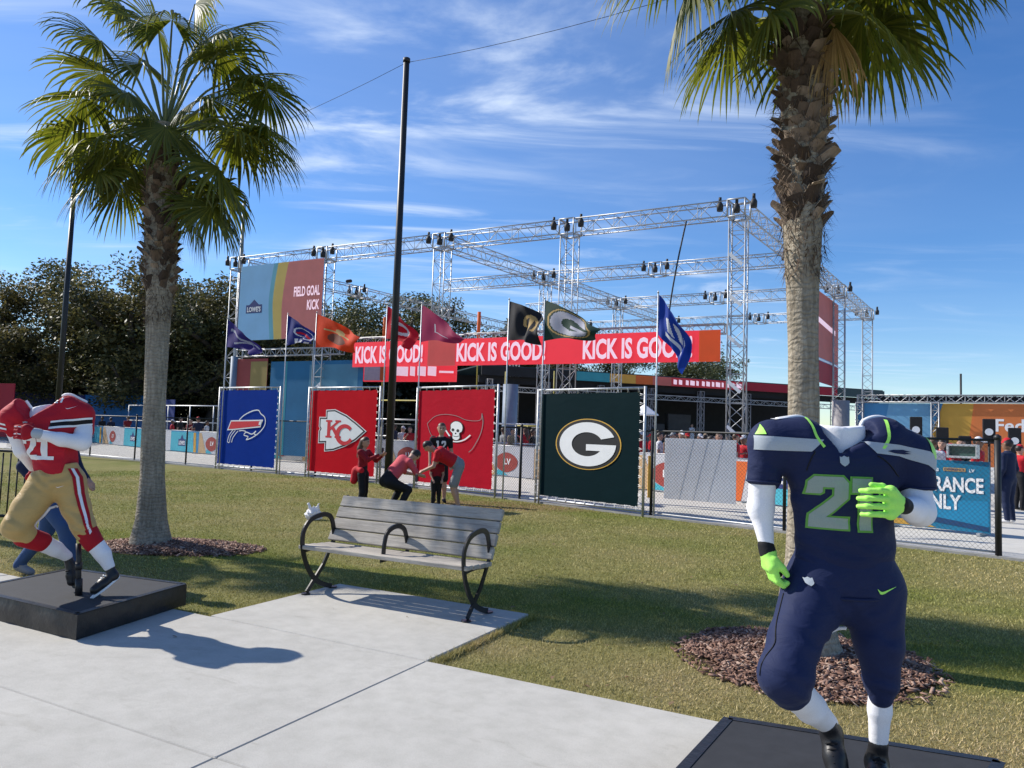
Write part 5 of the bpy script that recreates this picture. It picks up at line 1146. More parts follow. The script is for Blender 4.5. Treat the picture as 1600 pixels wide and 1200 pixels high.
# printed scrims under the left of the truss
A, B = tp(.995,0)-dR*.1, tp(.90,0)-dR*.1
hung('printed_scrim', 'sheer red and tan printed scrim under the left end of the truss', A, B, .25, 4.45, lambda t,L,H: (field(t,'tan_field',[(L*.52,0),(L,0),(L,H*.97),(L*.52,H*.97)], pm('scrim_tan',(.44,.33,.12),.7,.1,1,transl=.3), .003), field(t,'pale_edge',[(0,0),(L*.12,0),(L*.12,H),(0,H)], m_pgrey, .003)), pm('scrim_red',(.40,.09,.085),.7,.12,.8,transl=.3), 'printed scrims of the kicking game')
A, B = tp(.89,0)-dR*.1, tp(.66,0)-dR*.1
def blue_scrim(t, L, H):
    field(t, 'pale_field', [(L*.44,0),(L*.95,0),(L*.95,H*.96),(L*.44,H*.96)], pm('scrim_pale_blue',(.13,.33,.46),.7,.15,.6,transl=.3), .003); field(t, 'green_line', [(L*.17,0),(L*.19,0),(L*.19,H),(L*.17,H)], m_tea, .005)
    field(t, 'white_mark', [(L*.50,H*.72),(L*.58,H*.72),(L*.56,H*.78)], m_pw, .006)
hung('printed_scrim', 'sheer blue printed scrim behind the gap between the blue and red banners', A, B, .25, 4.3, blue_scrim, pm('scrim_blue',(.035,.19,.36),.7,.15,.7,transl=.3), 'printed scrims of the kicking game')
def led(t, L, H):
    field(t, 'pale_panel', [(.05,.05),(L*.25,.05),(L*.25,H-.05),(.05,H-.05)], pm('led_pale',(.50,.40,.44),.6,.1), .004); field(t, 'orange_panel', [(L*.19,.05),(L*.255,.05),(L*.255,H-.05),(L*.19,H-.05)], m_ora, .006)
    for x0, x1 in ((.30,.325),(.36,.50),(.52,.575),(.60,.69),(.71,.80)): field(t, 'pale_block', [(L*x0,H*.30),(L*x1,H*.26),(L*x1,H*.72),(L*x0,H*.74)], m_pink, .005)
    field(t, 'pale_bar', [(L*.83,H*.42),(L*.98,H*.40),(L*.98,H*.50),(L*.83,H*.52)], m_pink, .005)
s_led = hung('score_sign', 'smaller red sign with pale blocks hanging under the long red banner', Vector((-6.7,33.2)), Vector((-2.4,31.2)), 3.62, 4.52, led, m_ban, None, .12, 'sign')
for x in (.3,4.4): MB().tube([(x,.10,.9),(x,.10,1.6)], .02, 6).build('hanger', m_bolt, s_led)
def column_skin(label, x, y, r, z0, z1, m1, m2):
    t = thing('wrapped_column', label, 'column', (x,y,-.03), 0, 'wrapped columns under the truss'); mb = MB(); mb.tube([(0,0,z0),(0,0,z1)], r, 20); mb.build('wrap', m1, t)
    mb = MB(); mb.tube([(0,0,z0+(z1-z0)*.1),(0,0,z0+(z1-z0)*.34)], r+.01, 20); mb.build('printed_band', m2, t); return t
m_wrapb = pm('wrap_blue_grey', (.16,.22,.30), .6, .1); m_wrapr = pm('wrap_red', (.30,.06,.07), .6, .1); m_wrapg = pm('wrap_grey', (.30,.28,.28), .6, .1)
column_skin('pale blue wrapped column between the crimson and the green banner', -.05, 29.5, .30, 0, 3.5, m_wrapb, m_cor)
column_skin('grey and red wrapped column behind the neck of the navy mannequin', 13.15, 29.5, .33, 0, 3.3, m_wrapg, m_wrapr)
column_skin('pale wrapped column at the left end of the printed scrims', -12.6, 33.4, .16, 0, 4.6, m_wrapb, m_wrapb)
m_post_y = pm('goal_post_yellow', (.42,.36,.07), .5, .08)
def goal(label, x, y, w, zc, zt, col):
    t = thing('goal_post', label, 'goal post', (x,y,-.03), math.atan2(dF.y,dF.x)+math.pi, 'yellow goal posts of the kicking game')
    MB().tube([(w/2,0,0),(w/2,0,zc)], .045, 8).build('stem', m_post_y, t); MB().tube([(0,0,zc),(w,0,zc)], .03, 8).build('crossbar', m_post_y, t)
    for q in (0, w): MB().tube([(q,0,zc),(q,0,zt)], .028, 8).build('upright', m_post_y, t)
    if col: 
        for q in (0, w): MB().tube([(q,0,zt-1.5),(q,0,zt+.05)], .085, 8).build('orange_pad', m_ora, t)
goal('yellow goal post with orange topped upright behind the red banner', -6.6, 37.5, 5.6, 3.0, 7.2, True)
goal('low yellow goal post between the crimson and the green banner', -.3, 33.0, 2.4, 1.9, 4.3, False)

# ------------------------------------------------------------------ barricade covers along the plaza
m_cover = pm('cover_pale', (.46,.47,.50), .6, .10, 1.2); m_coverb = pm('cover_blue', (.02,.20,.40), .55, .14, 1.0); m_covert = pm('cover_teal', (.05,.36,.46), .55, .1, 1.2); m_leather = pm('print_football', (.30,.045,.035), .6, .18, 5); m_tan = pm('print_tan', (.50,.34,.18), .6, .1, 2)
def barricade(label, A, B, kind, H=1.08, flip=0):
    d, N, L = frame(A, B); t = thing('barricade_cover', label, 'barricade', (A[0],A[1],-.03), math.atan2(d.y,d.x), 'printed barricade covers lining the plaza')
    MB().box((L/2,.03,H/2+.02), (L-.03,.05,H-.02)).build('cover', m_coverb if kind == 'blue' else m_cover, t)
    for x in (.15,L-.15): MB().box((x,.03,.02), (.05,.55,.04)).build('foot', m_galv, t)
    MB().tube([(.02,.03,H+.03),(L-.02,.03,H+.03)], .02, 6).build('top_bar', m_galv, t)
    if kind == 'blue':
        field(t, 'teal_field', [(.02,.05),(L*.86,.05),(L*.80,H*.55),(L*.84,H-.04),(.02,H-.04)], m_covert, .002); field(t, 'yellow_curve', [(L*.84,.05),(L*.93,.05),(L*.90,H-.04),(L*.82,H-.04)], m_yel, .004)
        cx = L*.42; s = H*.26; field(t, 'logo_plate', [(cx-s*1.5,H*.30),(cx+s*1.5,H*.30),(cx+s*1.5,H*.62),(cx+s*.75,H*.62),(cx,H*.84),(cx-s*.75,H*.62),(cx-s*1.5,H*.62)], m_bnavy, .006); words(t, "LOWE'S", cx, H*.45, H*.2, m_pw, .009, s*2.5, .03)
    elif kind == 'ball':
        field(t, 'tan_wedge', [(.02,.04),(L*.30,.04),(L*.10,H-.04),(.02,H-.04)], m_tan, .002); cx, cz = L*.48, H*.48
        pts = [(cx+(math.cos(R_(a))*abs(math.cos(R_(a)))**-.0)*.40*H*1.28, cz+math.sin(R_(a))*.33*H*(1-.12*abs(math.cos(R_(a))))) for a in range(0,360,12)]
        field(t, 'football', pts, m_leather, .004); words(t, 'LV', cx+.06, cz+.03, H*.2, m_pw, .008, None, .03)
        field(t, 'teal_patch', [(cx-.5,.06),(cx+.1,.06),(cx-.1,.16),(cx-.4,.26)], m_covert, .005)  # teal print below the football
    elif kind == 'orange':
        field(t, 'orange_field', [(.02,.30*H),(L*.5,.30*H),(L*.42,H-.04),(.02,H-.04)], m_ora, .003); field(t, 'orange_stripe', [(L*.60,.02),(L*.80,.02),(L*.92,H-.04),(L*.70,H-.04)], m_ora, .003); field(t, 'tan_base', [(.02,.03),(L*.6,.03),(L*.5,.3*H),(.02,.3*H)], m_tan, .003)
    elif kind == 'navy':
        field(t, 'navy_field', [(.02,.40*H),(L-.04,.40*H),(L-.04,H-.02),(.02,H-.02)], m_bnavy, .003); field(t, 'teal_base', [(.02,.04),(L-.04,.04),(L-.04,.4*H),(.02,.4*H)], m_covert, .003); words(t, 'LE', L*.42, H*.68, H*.34, m_pw, .008, None, .03)
    return t
BL = [(-31,52.5),(-28.6,50),(-25.9,47.2),(-23.2,44.6),(-20.6,42.0),(-18.0,39.4),(-15.6,37.2),(-13.6,35.6),(-11.4,34.3),(-9.2,33.0),(-7.1,31.8),(-5.1,30.5),(-3.0,29.0),(-1.0,27.4),(.85,25.7),(2.5,24.0),(3.9,22.4),(5.2,20.5),(6.2,18.9),(7.1,17.4)]
BK = ['ball','blue','ball','blue','ball','blue','ball','blue','ball','ball','ball','ball','ball','ball','ball','ball','ball','orange','navy']
BW_ = ['farthest printed cover at the left edge with a red football','teal cover with white lettered house logo just right of the red mannequin','pale cover with red football left of the left palm trunk','teal cover with white lettered logo hidden behind the left palm trunk','pale cover with red football peeping left of the palm trunk','teal cover with white lettered house logo right of the left palm trunk','pale cover with red football left of the royal blue banner','teal cover with white lettered logo behind the royal blue banner','pale cover with red football seen between the blue and bright red banners','pale football cover hidden behind the bright red banner','pale football cover behind the right half of the bright red banner','pale football cover beside the tall black pole','pale football cover behind the left half of the crimson banner','pale football cover behind the crimson banner','pale cover with red football between the crimson and the green banner','pale football cover behind the dark green banner','pale football cover just right of the dark green banner','white and orange printed cover left of the navy mannequin','navy and teal cover showing the letters LE under the navy mannequin arm']
for i in range(len(BL)-1): barricade(BW_[i], Vector((*BL[i],0)).to_2d(), Vector((*BL[i+1],0)).to_2d(), BK[i])
def plain_board(t, L, H):
    for k in range(3): field(t, 'crease', [(L*(.2+.2*k),0),(L*(.22+.2*k),0),(L*(.42+.2*k),H),(L*(.40+.2*k),H)], pm('sheet_crease',(.70,.71,.73),.6,.05,transl=.4), .004)
wb = hung('white_sheet_sign', 'blank pale grey sheet seen through the chain link fence', Vector((3.60,17.25)), Vector((4.98,16.32)), .15, 1.55, plain_board, pm('sheet_pale',(.80,.81,.82),.6,.06,1.5,transl=.45), None, .02, 'sign')
def entr(t, L, H):
    tall_words(t, 'ENTRANCE', L*.575, H*.655, H*.22, L*.74); tall_words(t, 'ONLY', L*.53, H*.40, H*.22, L*.42)
    words(t, 'The', L*.47, H*.87, H*.07, m_pw, .010); field(t, 'gold_label', [(L*.57,H*.845),(L*.78,H*.845),(L*.78,H*.895),(L*.57,H*.895)], m_gold2, .008); words(t, 'EXPERIENCE', L*.675, H*.87, H*.035, m_bnavy, .011, L*.19, .02); words(t, 'LV', L*.84, H*.865, H*.045, m_pw, .010)
    field(t, 'pale_base', [(.02,.02),(L*.5,.02),(L*.3,H*.10),(.02,H*.10)], m_yel, .005); field(t, 'dark_wave', [(.02,H*.10),(L*.45,H*.10),(L-.02,.03),(L-.02,H*.09),(L*.5,H*.17),(.02,H*.19)], pm('entrance_navy',(.008,.05,.14),.5,.1), .006); field(t, 'light_wash', [(.02,H*.19),(L*.5,H*.17),(L-.02,H*.09),(L-.02,H*.45),(.02,H*.40)], pm('entrance_light',(.009,.20,.37),.5,.12,1.5), .003)
m_gold2 = pm('gold_label', (.52,.33,.10), .5, .1)
es = hung('entrance_sign', 'deep teal sign reading ENTRANCE ONLY behind the fence at the right', Vector((7.48,14.70)), Vector((8.70,13.45)), .02, 1.31, entr, pm('entrance_blue',(.006,.15,.27),.5,.12,1.2), None, .05, 'sign')
mb = MB(); 
for x in (.1,1.6): mb.box((x,.05,.65), (.05,.05,1.3)); mb.box((x,.05,-.02), (.06,.5,.05))
mb.build('stand', m_galv, es)
dc = thing('display_case', 'small silver framed case on the fence above the entrance sign', 'case', (8.40,13.75,1.36), math.atan2(-1.33,1.18))
for c, s in (((.0,0,.02),(.52,.12,.04)),((0,0,.24),(.52,.12,.04)),((-.24,0,.13),(.04,.12,.2)),((.24,0,.13),(.04,.12,.2))): MB().cbox(c, s, b=.006).build('frame', m_galv, dc)
MB().box((0,.03,.13), (.44,.02,.18)).build('dark_pane', pm('case_glass',(.05,.10,.09),.15,.2,4), dc)
yt = MB(); yt.strap([(2.80,14.86,.35),(2.80,14.86,1.18)], .05, .03, (0,1,0)); tag(yt.build('marker_strip', pm('amber_strip',(.70,.36,.06),.5,.2,6)), 'amber strip tied upright beside the dark green banner', 'strip')

# ------------------------------------------------------------------ stage, banner wall and far backdrops
m_dark = pm('stage_black', (.012,.012,.014), .8, .3, 2); m_roof = pm('stage_roof', (.02,.045,.05), .6, .2, 2)
SA, SB = Vector((-2.0,47.5,0)), Vector((29.5,58.5,0)); d, N, L = frame(SA, SB)
stg = thing('stage_pavilion', 'long dark open pavilion with a coloured fascia band behind the truss', 'pavilion', tuple(SA), math.atan2(d.y,d.x))
MB().box((L/2,4.4,5.86), (L,8.6,.08)).build('roof', m_roof, stg); MB().box((L/2,8.2,2.9), (L,.2,5.7)).build('back_wall', m_dark, stg)
MB().box((L/2,.6,5.0), (L,.18,.46)).build('valance', m_dark, stg)
cols_ = [(0,.20,m_dark),(.20,.275,m_tea),(.275,.335,m_yel),(.335,.375,m_ora),(.375,.42,m_cor),(.42,.60,m_banf),(.60,.86,m_maroon),(.86,1.0,m_roof)]
for a, b, m_ in cols_: MB().box((L*(a+b)/2,0,5.52), (L*(b-a)-.01,.12,.60)).build('fascia_panel', m_, stg)
mb = MB()
for x0, x1 in ((.425,.433),(.438,.446),(.455,.462),(.466,.477),(.481,.487),(.495,.502),(.506,.515),(.52,.526),(.53,.541),(.545,.55),(.558,.568),(.572,.578),(.583,.596)): art(mb, [(L*x0,5.36),(L*x1,5.34),(L*x1,5.66),(L*x0,5.70)], (0,-.064,0), X3, Z3, NY, 0)
mb.build('fascia_print', m_pink, stg)  # printed blocks brightened by the pink material's glow
for k in range(9):
    x = L*(.02+.12*k); b = box_truss((x,.3,0),(x,.3,5.0), .34, .5, (1,0,0), .03, .016, 'support_column', stg, (0,0,0), m_wrapg)
box_truss((0,-.25,4.35),(L,-.25,4.35), .32, .45, (0,0,1), .022, .014, 'front_truss', stg, (0,0,0))
for x, y, s in ((13.0,3,(4.5,.5,1.6)),(16.8,3.5,(2.0,.5,2.4)),(8.6,4,(2.2,.6,1.6))): MB().cbox((x,y,1.0+s[2]/2), s, b=.05).build('equipment_case', pm('case_charcoal',(.035,.035,.038),.6,.3,2), stg)
MB().cbox((L/2,3.8,.45), (L*.9,6.0,.9), b=.03).build('stage_deck', m_dark, stg)
WA, WB = Vector((13.4,28.6,0)), Vector((19.1,24.85,0)); d, N, L = frame(WA, WB)
def fwall(t, L, H):
    field(t, 'light_blue_field', [(L*.10,0),(L*.37,0),(L*.37,H),(L*.16,H)], m_sky, .003); field(t, 'yellow_field', [(L*.30,0),(L*.54,0),(L*.57,H),(L*.42,H),(L*.36,H*.45)], m_yel, .006)
    field(t, 'orange_field', [(L*.52,0),(L,0),(L,H),(L*.56,H)], m_ora2, .008); words(t, 'FedEx', L*.655, H*.66, H*.20, m_pw, .013, None, .02, anchor='l')
bw = hung('banner_wall', 'wall of blue, yellow and orange print with white lettering at the right edge', WA, WB, .9, 3.15, fwall, m_skyd)
box_truss((0,.02,2.42),(L,.02,2.42), .26, .30, (0,0,1), .022, .016, 'top_truss', bw, (0,0,0)); MB().box((L/2,.20,2.42), (L*.8,.03,.2)).build('black_backing', m_dark, bw)
for x in (.1,L*.385,L-.1): box_truss((x,-.16,-.92),(x,-.16,2.27), .24, .30, (0,1,0), .022, .014, 'truss_leg', bw, (0,0,0))
for i, (x, y, zt, lb) in enumerate(((12.05,22,2.45,'black board with a white disc beside the shoulder of the navy mannequin'),(12.83,22,2.16,'black board half hidden by heads above the entrance sign'),(13.5,22,1.93,'lowest black board, just left of the tall one on the yellow print'),(14.22,22,2.46,'tall black board with a white disc in front of the yellow print'),(14.98,22,2.22,'black board with a white disc farthest right'))):
    t = thing('target_board', lb, 'board', (x,y,-.03), R_(-30), 'black target boards in front of the banner wall')
    MB().cbox((0,0,zt-.36), (.33,.12,.74), b=.02).build('board', m_dark, t); MB().tube([(0,0,0),(0,0,zt-.73)], .035, 8).build('stand', m_bolt, t)
    if i not in (1,2): mb = MB(); mb.tube([(0,-.06,zt-.38),(0,-.075,zt-.38)], .105, 20); mb.build('white_disc', m_white, t)
ps = thing('antenna_pole', 'thin dark pole rising above the banner wall at the right', 'pole', (28,46,-.03)); MB().tube([(0,0,0),(0,0,6.2)], .06, 6).build('shaft', m_bolt, ps)
hung('far_backdrop', 'bright blue backdrop behind the shoulder of the red mannequin', Vector((-33,56)), Vector((-25.5,52.5)), .1, 3.3, lambda t,L,H: (field(t,'navy_end',[(0,0),(L*.14,0),(L*.14,H),(0,H)],m_bnavy,.004), field(t,'white_mark',[(L*.55,H*.1),(L*.62,H*.1),(L*.60,H*.3)],m_pw,.004)), pm('backdrop_blue',(.02,.17,.42),.6,.1,1), None, .04, 'backdrop')
hung('far_backdrop', 'dark navy backdrop just left of the bright blue one', Vector((-40,58)), Vector((-33.3,56.1)), .1, 3.4, lambda t,L,H: None, m_bnavy, None, .04, 'backdrop')
hung('red_sign', 'tall plain red sign at the left edge of the photo', Vector((-37.5,49)), Vector((-31.6,47)), .2, 3.6, lambda t,L,H: None, m_maroon, None, .06, 'sign')
def guard(label, A, B, H, n):
    d, N, L = frame(A, B); t = thing('pipe_railing', label, 'railing', (A[0],A[1],-.03), math.atan2(d.y,d.x), 'pale pipe railings behind the crowd')
    for z in (H,H*.62): MB().tube([(0,0,z),(L,0,z)], .035, 6).build('rail', m_galv, t)
    for k in range(n+1): MB().tube([(L*k/n,0,0),(L*k/n,0,H)], .035, 6).build('post', m_galv, t)
guard('pale pipe railing behind the crowd left of the royal blue banner', (-24.5,47.5), (-14.5,39.5), 2.5, 5); guard('pipe railing beside the tall black pole between the red banners', (-7.5,34.8), (-2.5,31.8), 2.0, 3)
guard('pipe railing seen between the crimson and green banners', (-1.2,28.4), (1.6,26.2), 1.9, 2)
hung('far_backdrop', 'navy cloth hung on the railing right of the left palm', Vector((-23.5,48.2)), Vector((-21,46.2)), .4, 2.9, lambda t,L,H: None, m_bnavy, None, .03, 'backdrop')
# bike rack barrier at the far left
bk = thing('crowd_barrier', 'black steel crowd barrier on the lawn behind the red mannequin', 'barrier', (-8.6,10.6,-.04), R_(-8))
MB().tube(smooth_pts([(0,0,.2),(0,0,.9),(.08,0,1.08),(1.0,0,1.1),(1.95,0,1.08),(2.03,0,.9),(2.03,0,.2)],3,False), .022, 7).build('frame', m_post, bk); MB().tube([(0,0,.2),(2.03,0,.2)], .02, 7).build('bottom_rail', m_post, bk)
for k in range(1,17): MB().tube([(2.03*k/17,0,.2),(2.03*k/17,0,1.07)], .010, 6).build('bar', m_post, bk)
for x in (.25,1.78): MB().tube([(x,-.32,.03),(x,0,.2),(x,.32,.03)], .018, 6).build('foot', m_post, bk)
fb = Body(); fb.cap((-.07,0,0),(.07,0,.02),.075,.075,.02); fo = fb.mesh('football', [pm('dark_leather',(.03,.018,.015),.6,.2,10)], None, .02, 1, loc=(-7.1,31.2,7.75), region=False); tag(fo, 'small dark football flying above the trees right of the hanging banner', 'football')

# ------------------------------------------------------------------ bench and bag
def wood_mat():
    m, n, l, b = nt('weathered_wood'); oi = n.new('ShaderNodeObjectInfo')
    gr = noise(n, l, 9, 6, .7, stretch=(.35,6,6), dist=.6); bl = noise(n, l, 2.2, 4, .6, stretch=(1,2,2)); kn = noise(n, l, 60, 3, .6, stretch=(.12,3,3))
    c = ramp(n, l, gr, [(.25,(.25,.235,.215)),(.5,(.40,.37,.325)),(.75,(.54,.505,.45))]); c = mixc(n, l, 1.0, c, ramp(n, l, bl, [(.3,(.72,.71,.72)),(.62,(1.08,1.06,1.03))]), 'MULTIPLY')
    c = mixc(n, l, 1.0, c, ramp(n, l, kn, [(.3,(.78,.77,.76)),(.5,(1,1,1))]), 'MULTIPLY'); c = mixc(n, l, 1.0, c, ramp(n, l, oi.outputs['Random'], [(0,(.85,.85,.86)),(1,(1.1,1.09,1.06))]), 'MULTIPLY')
    l.new(c, b.inputs['Base Color']); b.inputs['Roughness'].default_value = .78; b.inputs['Specular IOR Level'].default_value = .3; bump(n, l, b, gr, .35, .006); return m
m_wood = wood_mat(); m_arm = pm('bench_black_metal', (.014,.014,.016), .35, .15, 8)
bench = thing('park_bench', 'weathered grey plank bench with black looped metal armrests on the concrete pad', 'bench', (-.98,6.72,0), math.atan2(-.458,.888))
def back_pt(q): return Vector((0, .135+.205*q, .455+.415*q))
for k in range(4):
    a = back_pt((k+.5)/4); hgt = .106
    mb = MB(); ang_ = math.atan2(.205,.415); Q = Matrix.Rotation(-ang_,3,'X')
    mb.cbox((0,0,0),(1.80,.036,hgt), b=.005); mb.v = [tuple(Q @ Vector(v) + a + Vector((rnd.uniform(-.004,.004),-.012,0))) for v in mb.v]; mb.build('backrest_plank', m_wood, bench)
for k in range(4): MB().cbox((rnd.uniform(-.004,.004), -.235+.108*k, .438-.006*k), (1.80,.100,.036), b=.005).build('seat_plank', m_wood, bench)
def arc(pts, k=6): return smooth_pts(pts, k, False)
for sx in (-.86,.86):
    loop = arc([(sx,.165,.455),(sx,.135,.60),(sx,.085,.69),(sx,-.03,.715),(sx,-.19,.675),(sx,-.275,.56),(sx,-.262,.40),(sx,-.19,.24),(sx,-.07,.11),(sx,.06,.045),(sx,.15,.022)])
    MB().strap(loop, .044, .016, (1,0,0)).build('arm_loop', m_arm, bench)
    MB().strap([(sx+.001,.345,.87),(sx+.001,.15,.455),(sx+.001,.02,.24),(sx+.001,-.19,.02)], .040, .016, (1,0,0)).build('back_leg', m_arm, bench)
    MB().strap(arc([(sx,-.262,.405),(sx,-.08,.418),(sx,.13,.40)],4), .04, .014, (1,0,0)).build('seat_rail', m_arm, bench)
    for y in (-.20,.17): MB().tube([(sx,y,0),(sx,y,.012)], .042, 12).build('foot_plate', m_arm, bench)
MB().strap(arc([(0,.165,.455),(0,.135,.57),(0,.085,.65),(0,-.03,.68),(0,-.15,.64),(0,-.19,.55),(0,-.20,.45)]), .042, .016, (1,0,0)).build('middle_armrest', m_arm, bench)
MB().strap([(0,.34,.85),(0,.15,.42),(0,-.24,.41)], .05, .012, (1,0,0)).build('middle_bracket', m_arm, bench)
m_bag = pm('plastic_bag', (.80,.79,.81), .35, .05, 14, .6, 22, transl=.35, bdist=.02)
B = Body(); B.cap((0,0,.07),(.04,.02,.10),.105,.09,.03).cap((-.05,.0,.06),(.09,.02,.05),.07,.07,.03).cap((-.03,0,.14),(-.075,0,.27),.040,.016,.03).cap((.05,.02,.14),(.10,.02,.26),.038,.014,.03).cap((.01,.01,.15),(.02,0,.23),.03,.010,.02)
bag = B.mesh('plastic_bag', [m_bag], None, .014, 1, loc=(-3.32,12.7,-.03), region=False)
ctex = bag.data
for v in ctex.vertices: 
    k = 1+.10*math.sin(v.co.x*90+v.co.z*60)+.08*math.sin(v.co.z*130-v.co.y*70); v.co.x *= k; v.co.y *= k
tag(bag, 'crumpled white plastic bag lying on the grass behind the bench', 'bag')

pz = thing('parasol', 'small white parasol top just right of the dark green banner', 'parasol', (4.25,23.6,-.03)); mb = MB(); mb.tube([(0,0,2.28),(0,0,2.32),(0,0,2.62)], [.46,.45,.02], 8, smooth=False); mb.build('canopy', m_white, pz); MB().tube([(0,0,0),(0,0,2.3)], .025, 6).build('pole', m_galv, pz)
# ------------------------------------------------------------------ people
m_skin = pm('skin', (.46,.27,.19), .55, .08, 8); m_skin2 = pm('skin_brown', (.22,.115,.07), .55, .08, 8); m_hair = pm('dark_hair', (.022,.015,.012), .5, .3, 30); m_hairb = pm('brown_hair', (.075,.042,.025), .5, .3, 30)
def cl(name, c): return cloth(name, c, .1, .75, .3, 8)
c_red, c_dred, c_pinkred, c_white, c_black, c_navy, c_jean, c_grey, c_tan, c_blue = (cl('red_shirt',(.50,.014,.024)), cl('dark_red_shirt',(.26,.010,.018)), cl('rose_shirt',(.58,.075,.10)), cl('white_shirt',(.66,.66,.68)), cl('black_clothes',(.012,.012,.015)), cl('navy_clothes',(.012,.020,.055)), cl('blue_jeans',(.035,.075,.17)), cl('grey_shorts',(.24,.25,.265)), cl('tan_clothes',(.33,.25,.16)), cl('blue_shirt',(.04,.12,.36)))
def limb_hand(B, w, d, curl=(0,0,-1), mi=0):
    w, d = Vector(w), Vector(d).normalized(); c = Vector(curl); s = d.cross(c); s = s.normalized() if s.length > .1 else Vector((1,0,0))
    B.cap(w, w+d*.075, .026, .036, .015, mi, None)
    for i in range(4):
        k = w+d*.08+s*(.021*(i-1.5)); L = (.058,.070,.066,.052)[i]; B.chain([k, k+d*L*.55+c*.008, k+d*L*.85+c*.03], [.011,.010,.009], .006, mi)
    B.chain([w+d*.03+s*.03, w+d*.065+s*.05+c*.01, w+d*.095+s*.045+c*.02], [.013,.012,.010], .006, mi)
def figure(J, hair='short', sleeve=.5, shorts=False, waist=1.0, h=.014, fat=1.0, hand=True, cap=False):
    """one continuous body from joints; materials 0 skin 1 hair 2 top 3 legs 4 shoes"""
    B = Body(); V3 = lambda k: np.array(J[k], float)
    pel, ch, hd = V3('pelvis'), V3('chest'), V3('head'); neck = ch+(hd-ch)*.52
    B.cap(pel, pel+(ch-pel)*.45, .145*fat, .140*fat, .05, 3, (1,1.25,1)); B.cap(pel+(ch-pel)*.22, ch, .142*fat, .165*fat, .05, 2, (1,1.3,1))
    for s in ('l','r'):
        hp, kn, an, to = V3('hip'+s), V3('knee'+s), V3('ank'+s), V3('toe'+s)
        mid = hp+(kn-hp)*.78
        if shorts: B.chain([hp, kn+(hp-kn)*.12], [.105*fat,.092], .04, 3); B.cap(kn+(hp-kn)*.10, kn, .062, .058, .02, 0); B.chain([kn, kn+(an-kn)*.35, an], [.058,.060,.038], .02, 0)
        else: B.chain([hp, kn], [.108*fat,.075], .04, 3); B.chain([kn, kn+(an-kn)*.35, an], [.072,.068,.052], .02, 3)
        B.chain([an+(to-an)*.0+np.array([0,0,-.025]), to], [.046,.038], .02, 4)
        sh, el, wr = V3('sh'+s), V3('el'+s), V3('wr'+s)
        B.cap(ch+(sh-ch)*.55+np.array([0,0,.02]), sh, .075, .072, .05, 2)
        if sleeve < 1:
            c = sh+(el-sh)*.75*max(.4,sleeve*1.4); B.cap(sh, c, .070, .060, .03, 2); B.cap(c, el, .045, .040, .015, 0); B.cap(el, wr, .040, .028, .015, 0)
        else: B.cap(sh, el, .068, .055, .03, 2); B.cap(el, wr, .054, .038, .02, 2)
        if hand: limb_hand(B, wr, wr-el, J.get('curl', (0,0,-1)))
        else: B.cap(wr, wr+(wr-el)/np.linalg.norm(wr-el)*.10, .030, .030, .01, 0)
    up = (hd-neck); up = up/np.linalg.norm(up); fw = np.array(J.get('face', (0,-1,0)), float); fw = fw/np.linalg.norm(fw); sd = np.cross(fw, up)
    B.cap(neck-up*.05, hd-up*.06, .052, .050, .03, 0); B.cap(hd-up*.015, hd+up*.045, .083, .088, .03, 0).cap(hd-up*.055+fw*.035, hd-up*.02+fw*.03, .052, .06, .03, 0)
    B.cap(hd+fw*.098+up*.012, hd+fw*.112-up*.018, .010, .016, .015, 0)
    for s in (-1,1): B.cap(hd+sd*s*.088-up*.005, hd+sd*s*.094+up*.03, .014, .016, .01, 0); B.cap(hd+sd*s*.032+fw*.086+up*.03, hd+sd*s*.036+fw*.084+up*.03, .010, .010, .004, 1)
    B.cap(hd+up*.045-fw*.022, hd+up*.065-fw*.01, .096, .090, .02, 1)
    if hair == 'long': B.chain([hd-fw*.06+up*.03, hd-fw*.09-up*.14, hd-fw*.11-up*.32], [.088,.088,.050], .03, 1)
    if cap: B.cap(hd+up*.055+fw*.06, hd+up*.045+fw*.16, .055, .045, .02, 5, (1,1,2.5)).cap(hd+up*.075, hd+up*.085, .088, .085, .02, 5)
    return B
STAND = dict(pelvis=(0,0,.95), chest=(0,.0,1.34), head=(0,-.01,1.635), hipl=(-.09,0,.90), hipr=(.09,0,.90), kneel=(-.10,-.02,.49), kneer=(.10,-.01,.49), ankl=(-.11,.03,.085), ankr=(.11,.03,.085), toel=(-.13,-.12,.04), toer=(.13,-.12,.04),
  shl=(-.185,0,1.41), shr=(.185,0,1.41), ell=(-.24,.02,1.13), elr=(.24,.02,1.13), wrl=(-.235,-.07,.89), wrr=(.235,-.07,.89))
def P_(**k): d = dict(STAND); d.update(k); return d
def person(label, J, mats, loc, rz, s=1.0, group=None, **kw):
    B = figure(J, **kw); o = B.mesh('person', mats, None, kw.get('h',.014), 1); o.location = (loc[0],loc[1],-.04 if len(loc) < 3 else loc[2]); o.rotation_euler.z = rz; o.scale = (s,s,s)
    tag(o, label, 'person', group); return o, B
boy, Bb = person('boy in dark number 12 jersey standing before the crimson banner', P_(), [m_skin, m_hairb, c_black, c_black, c_black], (-1.52,16.4), R_(6), .985, shorts=True, fat=.86)
mb = MB(); Bb.project(mb, [num_poly(ONE,-.105,1.18,.085,.20), num_poly(TWO,.005,1.18,.10,.20)], off=.006); mb.build('jersey_number', m_pw, boy)
mb = MB(); Bb.project(mb, [[(-.20,1.455),(-.10,1.475),(-.10,1.455),(-.20,1.435)],[(.20,1.455),(.10,1.475),(.10,1.455),(.20,1.435)]], off=.006); mb.build('shoulder_stripe', m_pr, boy)
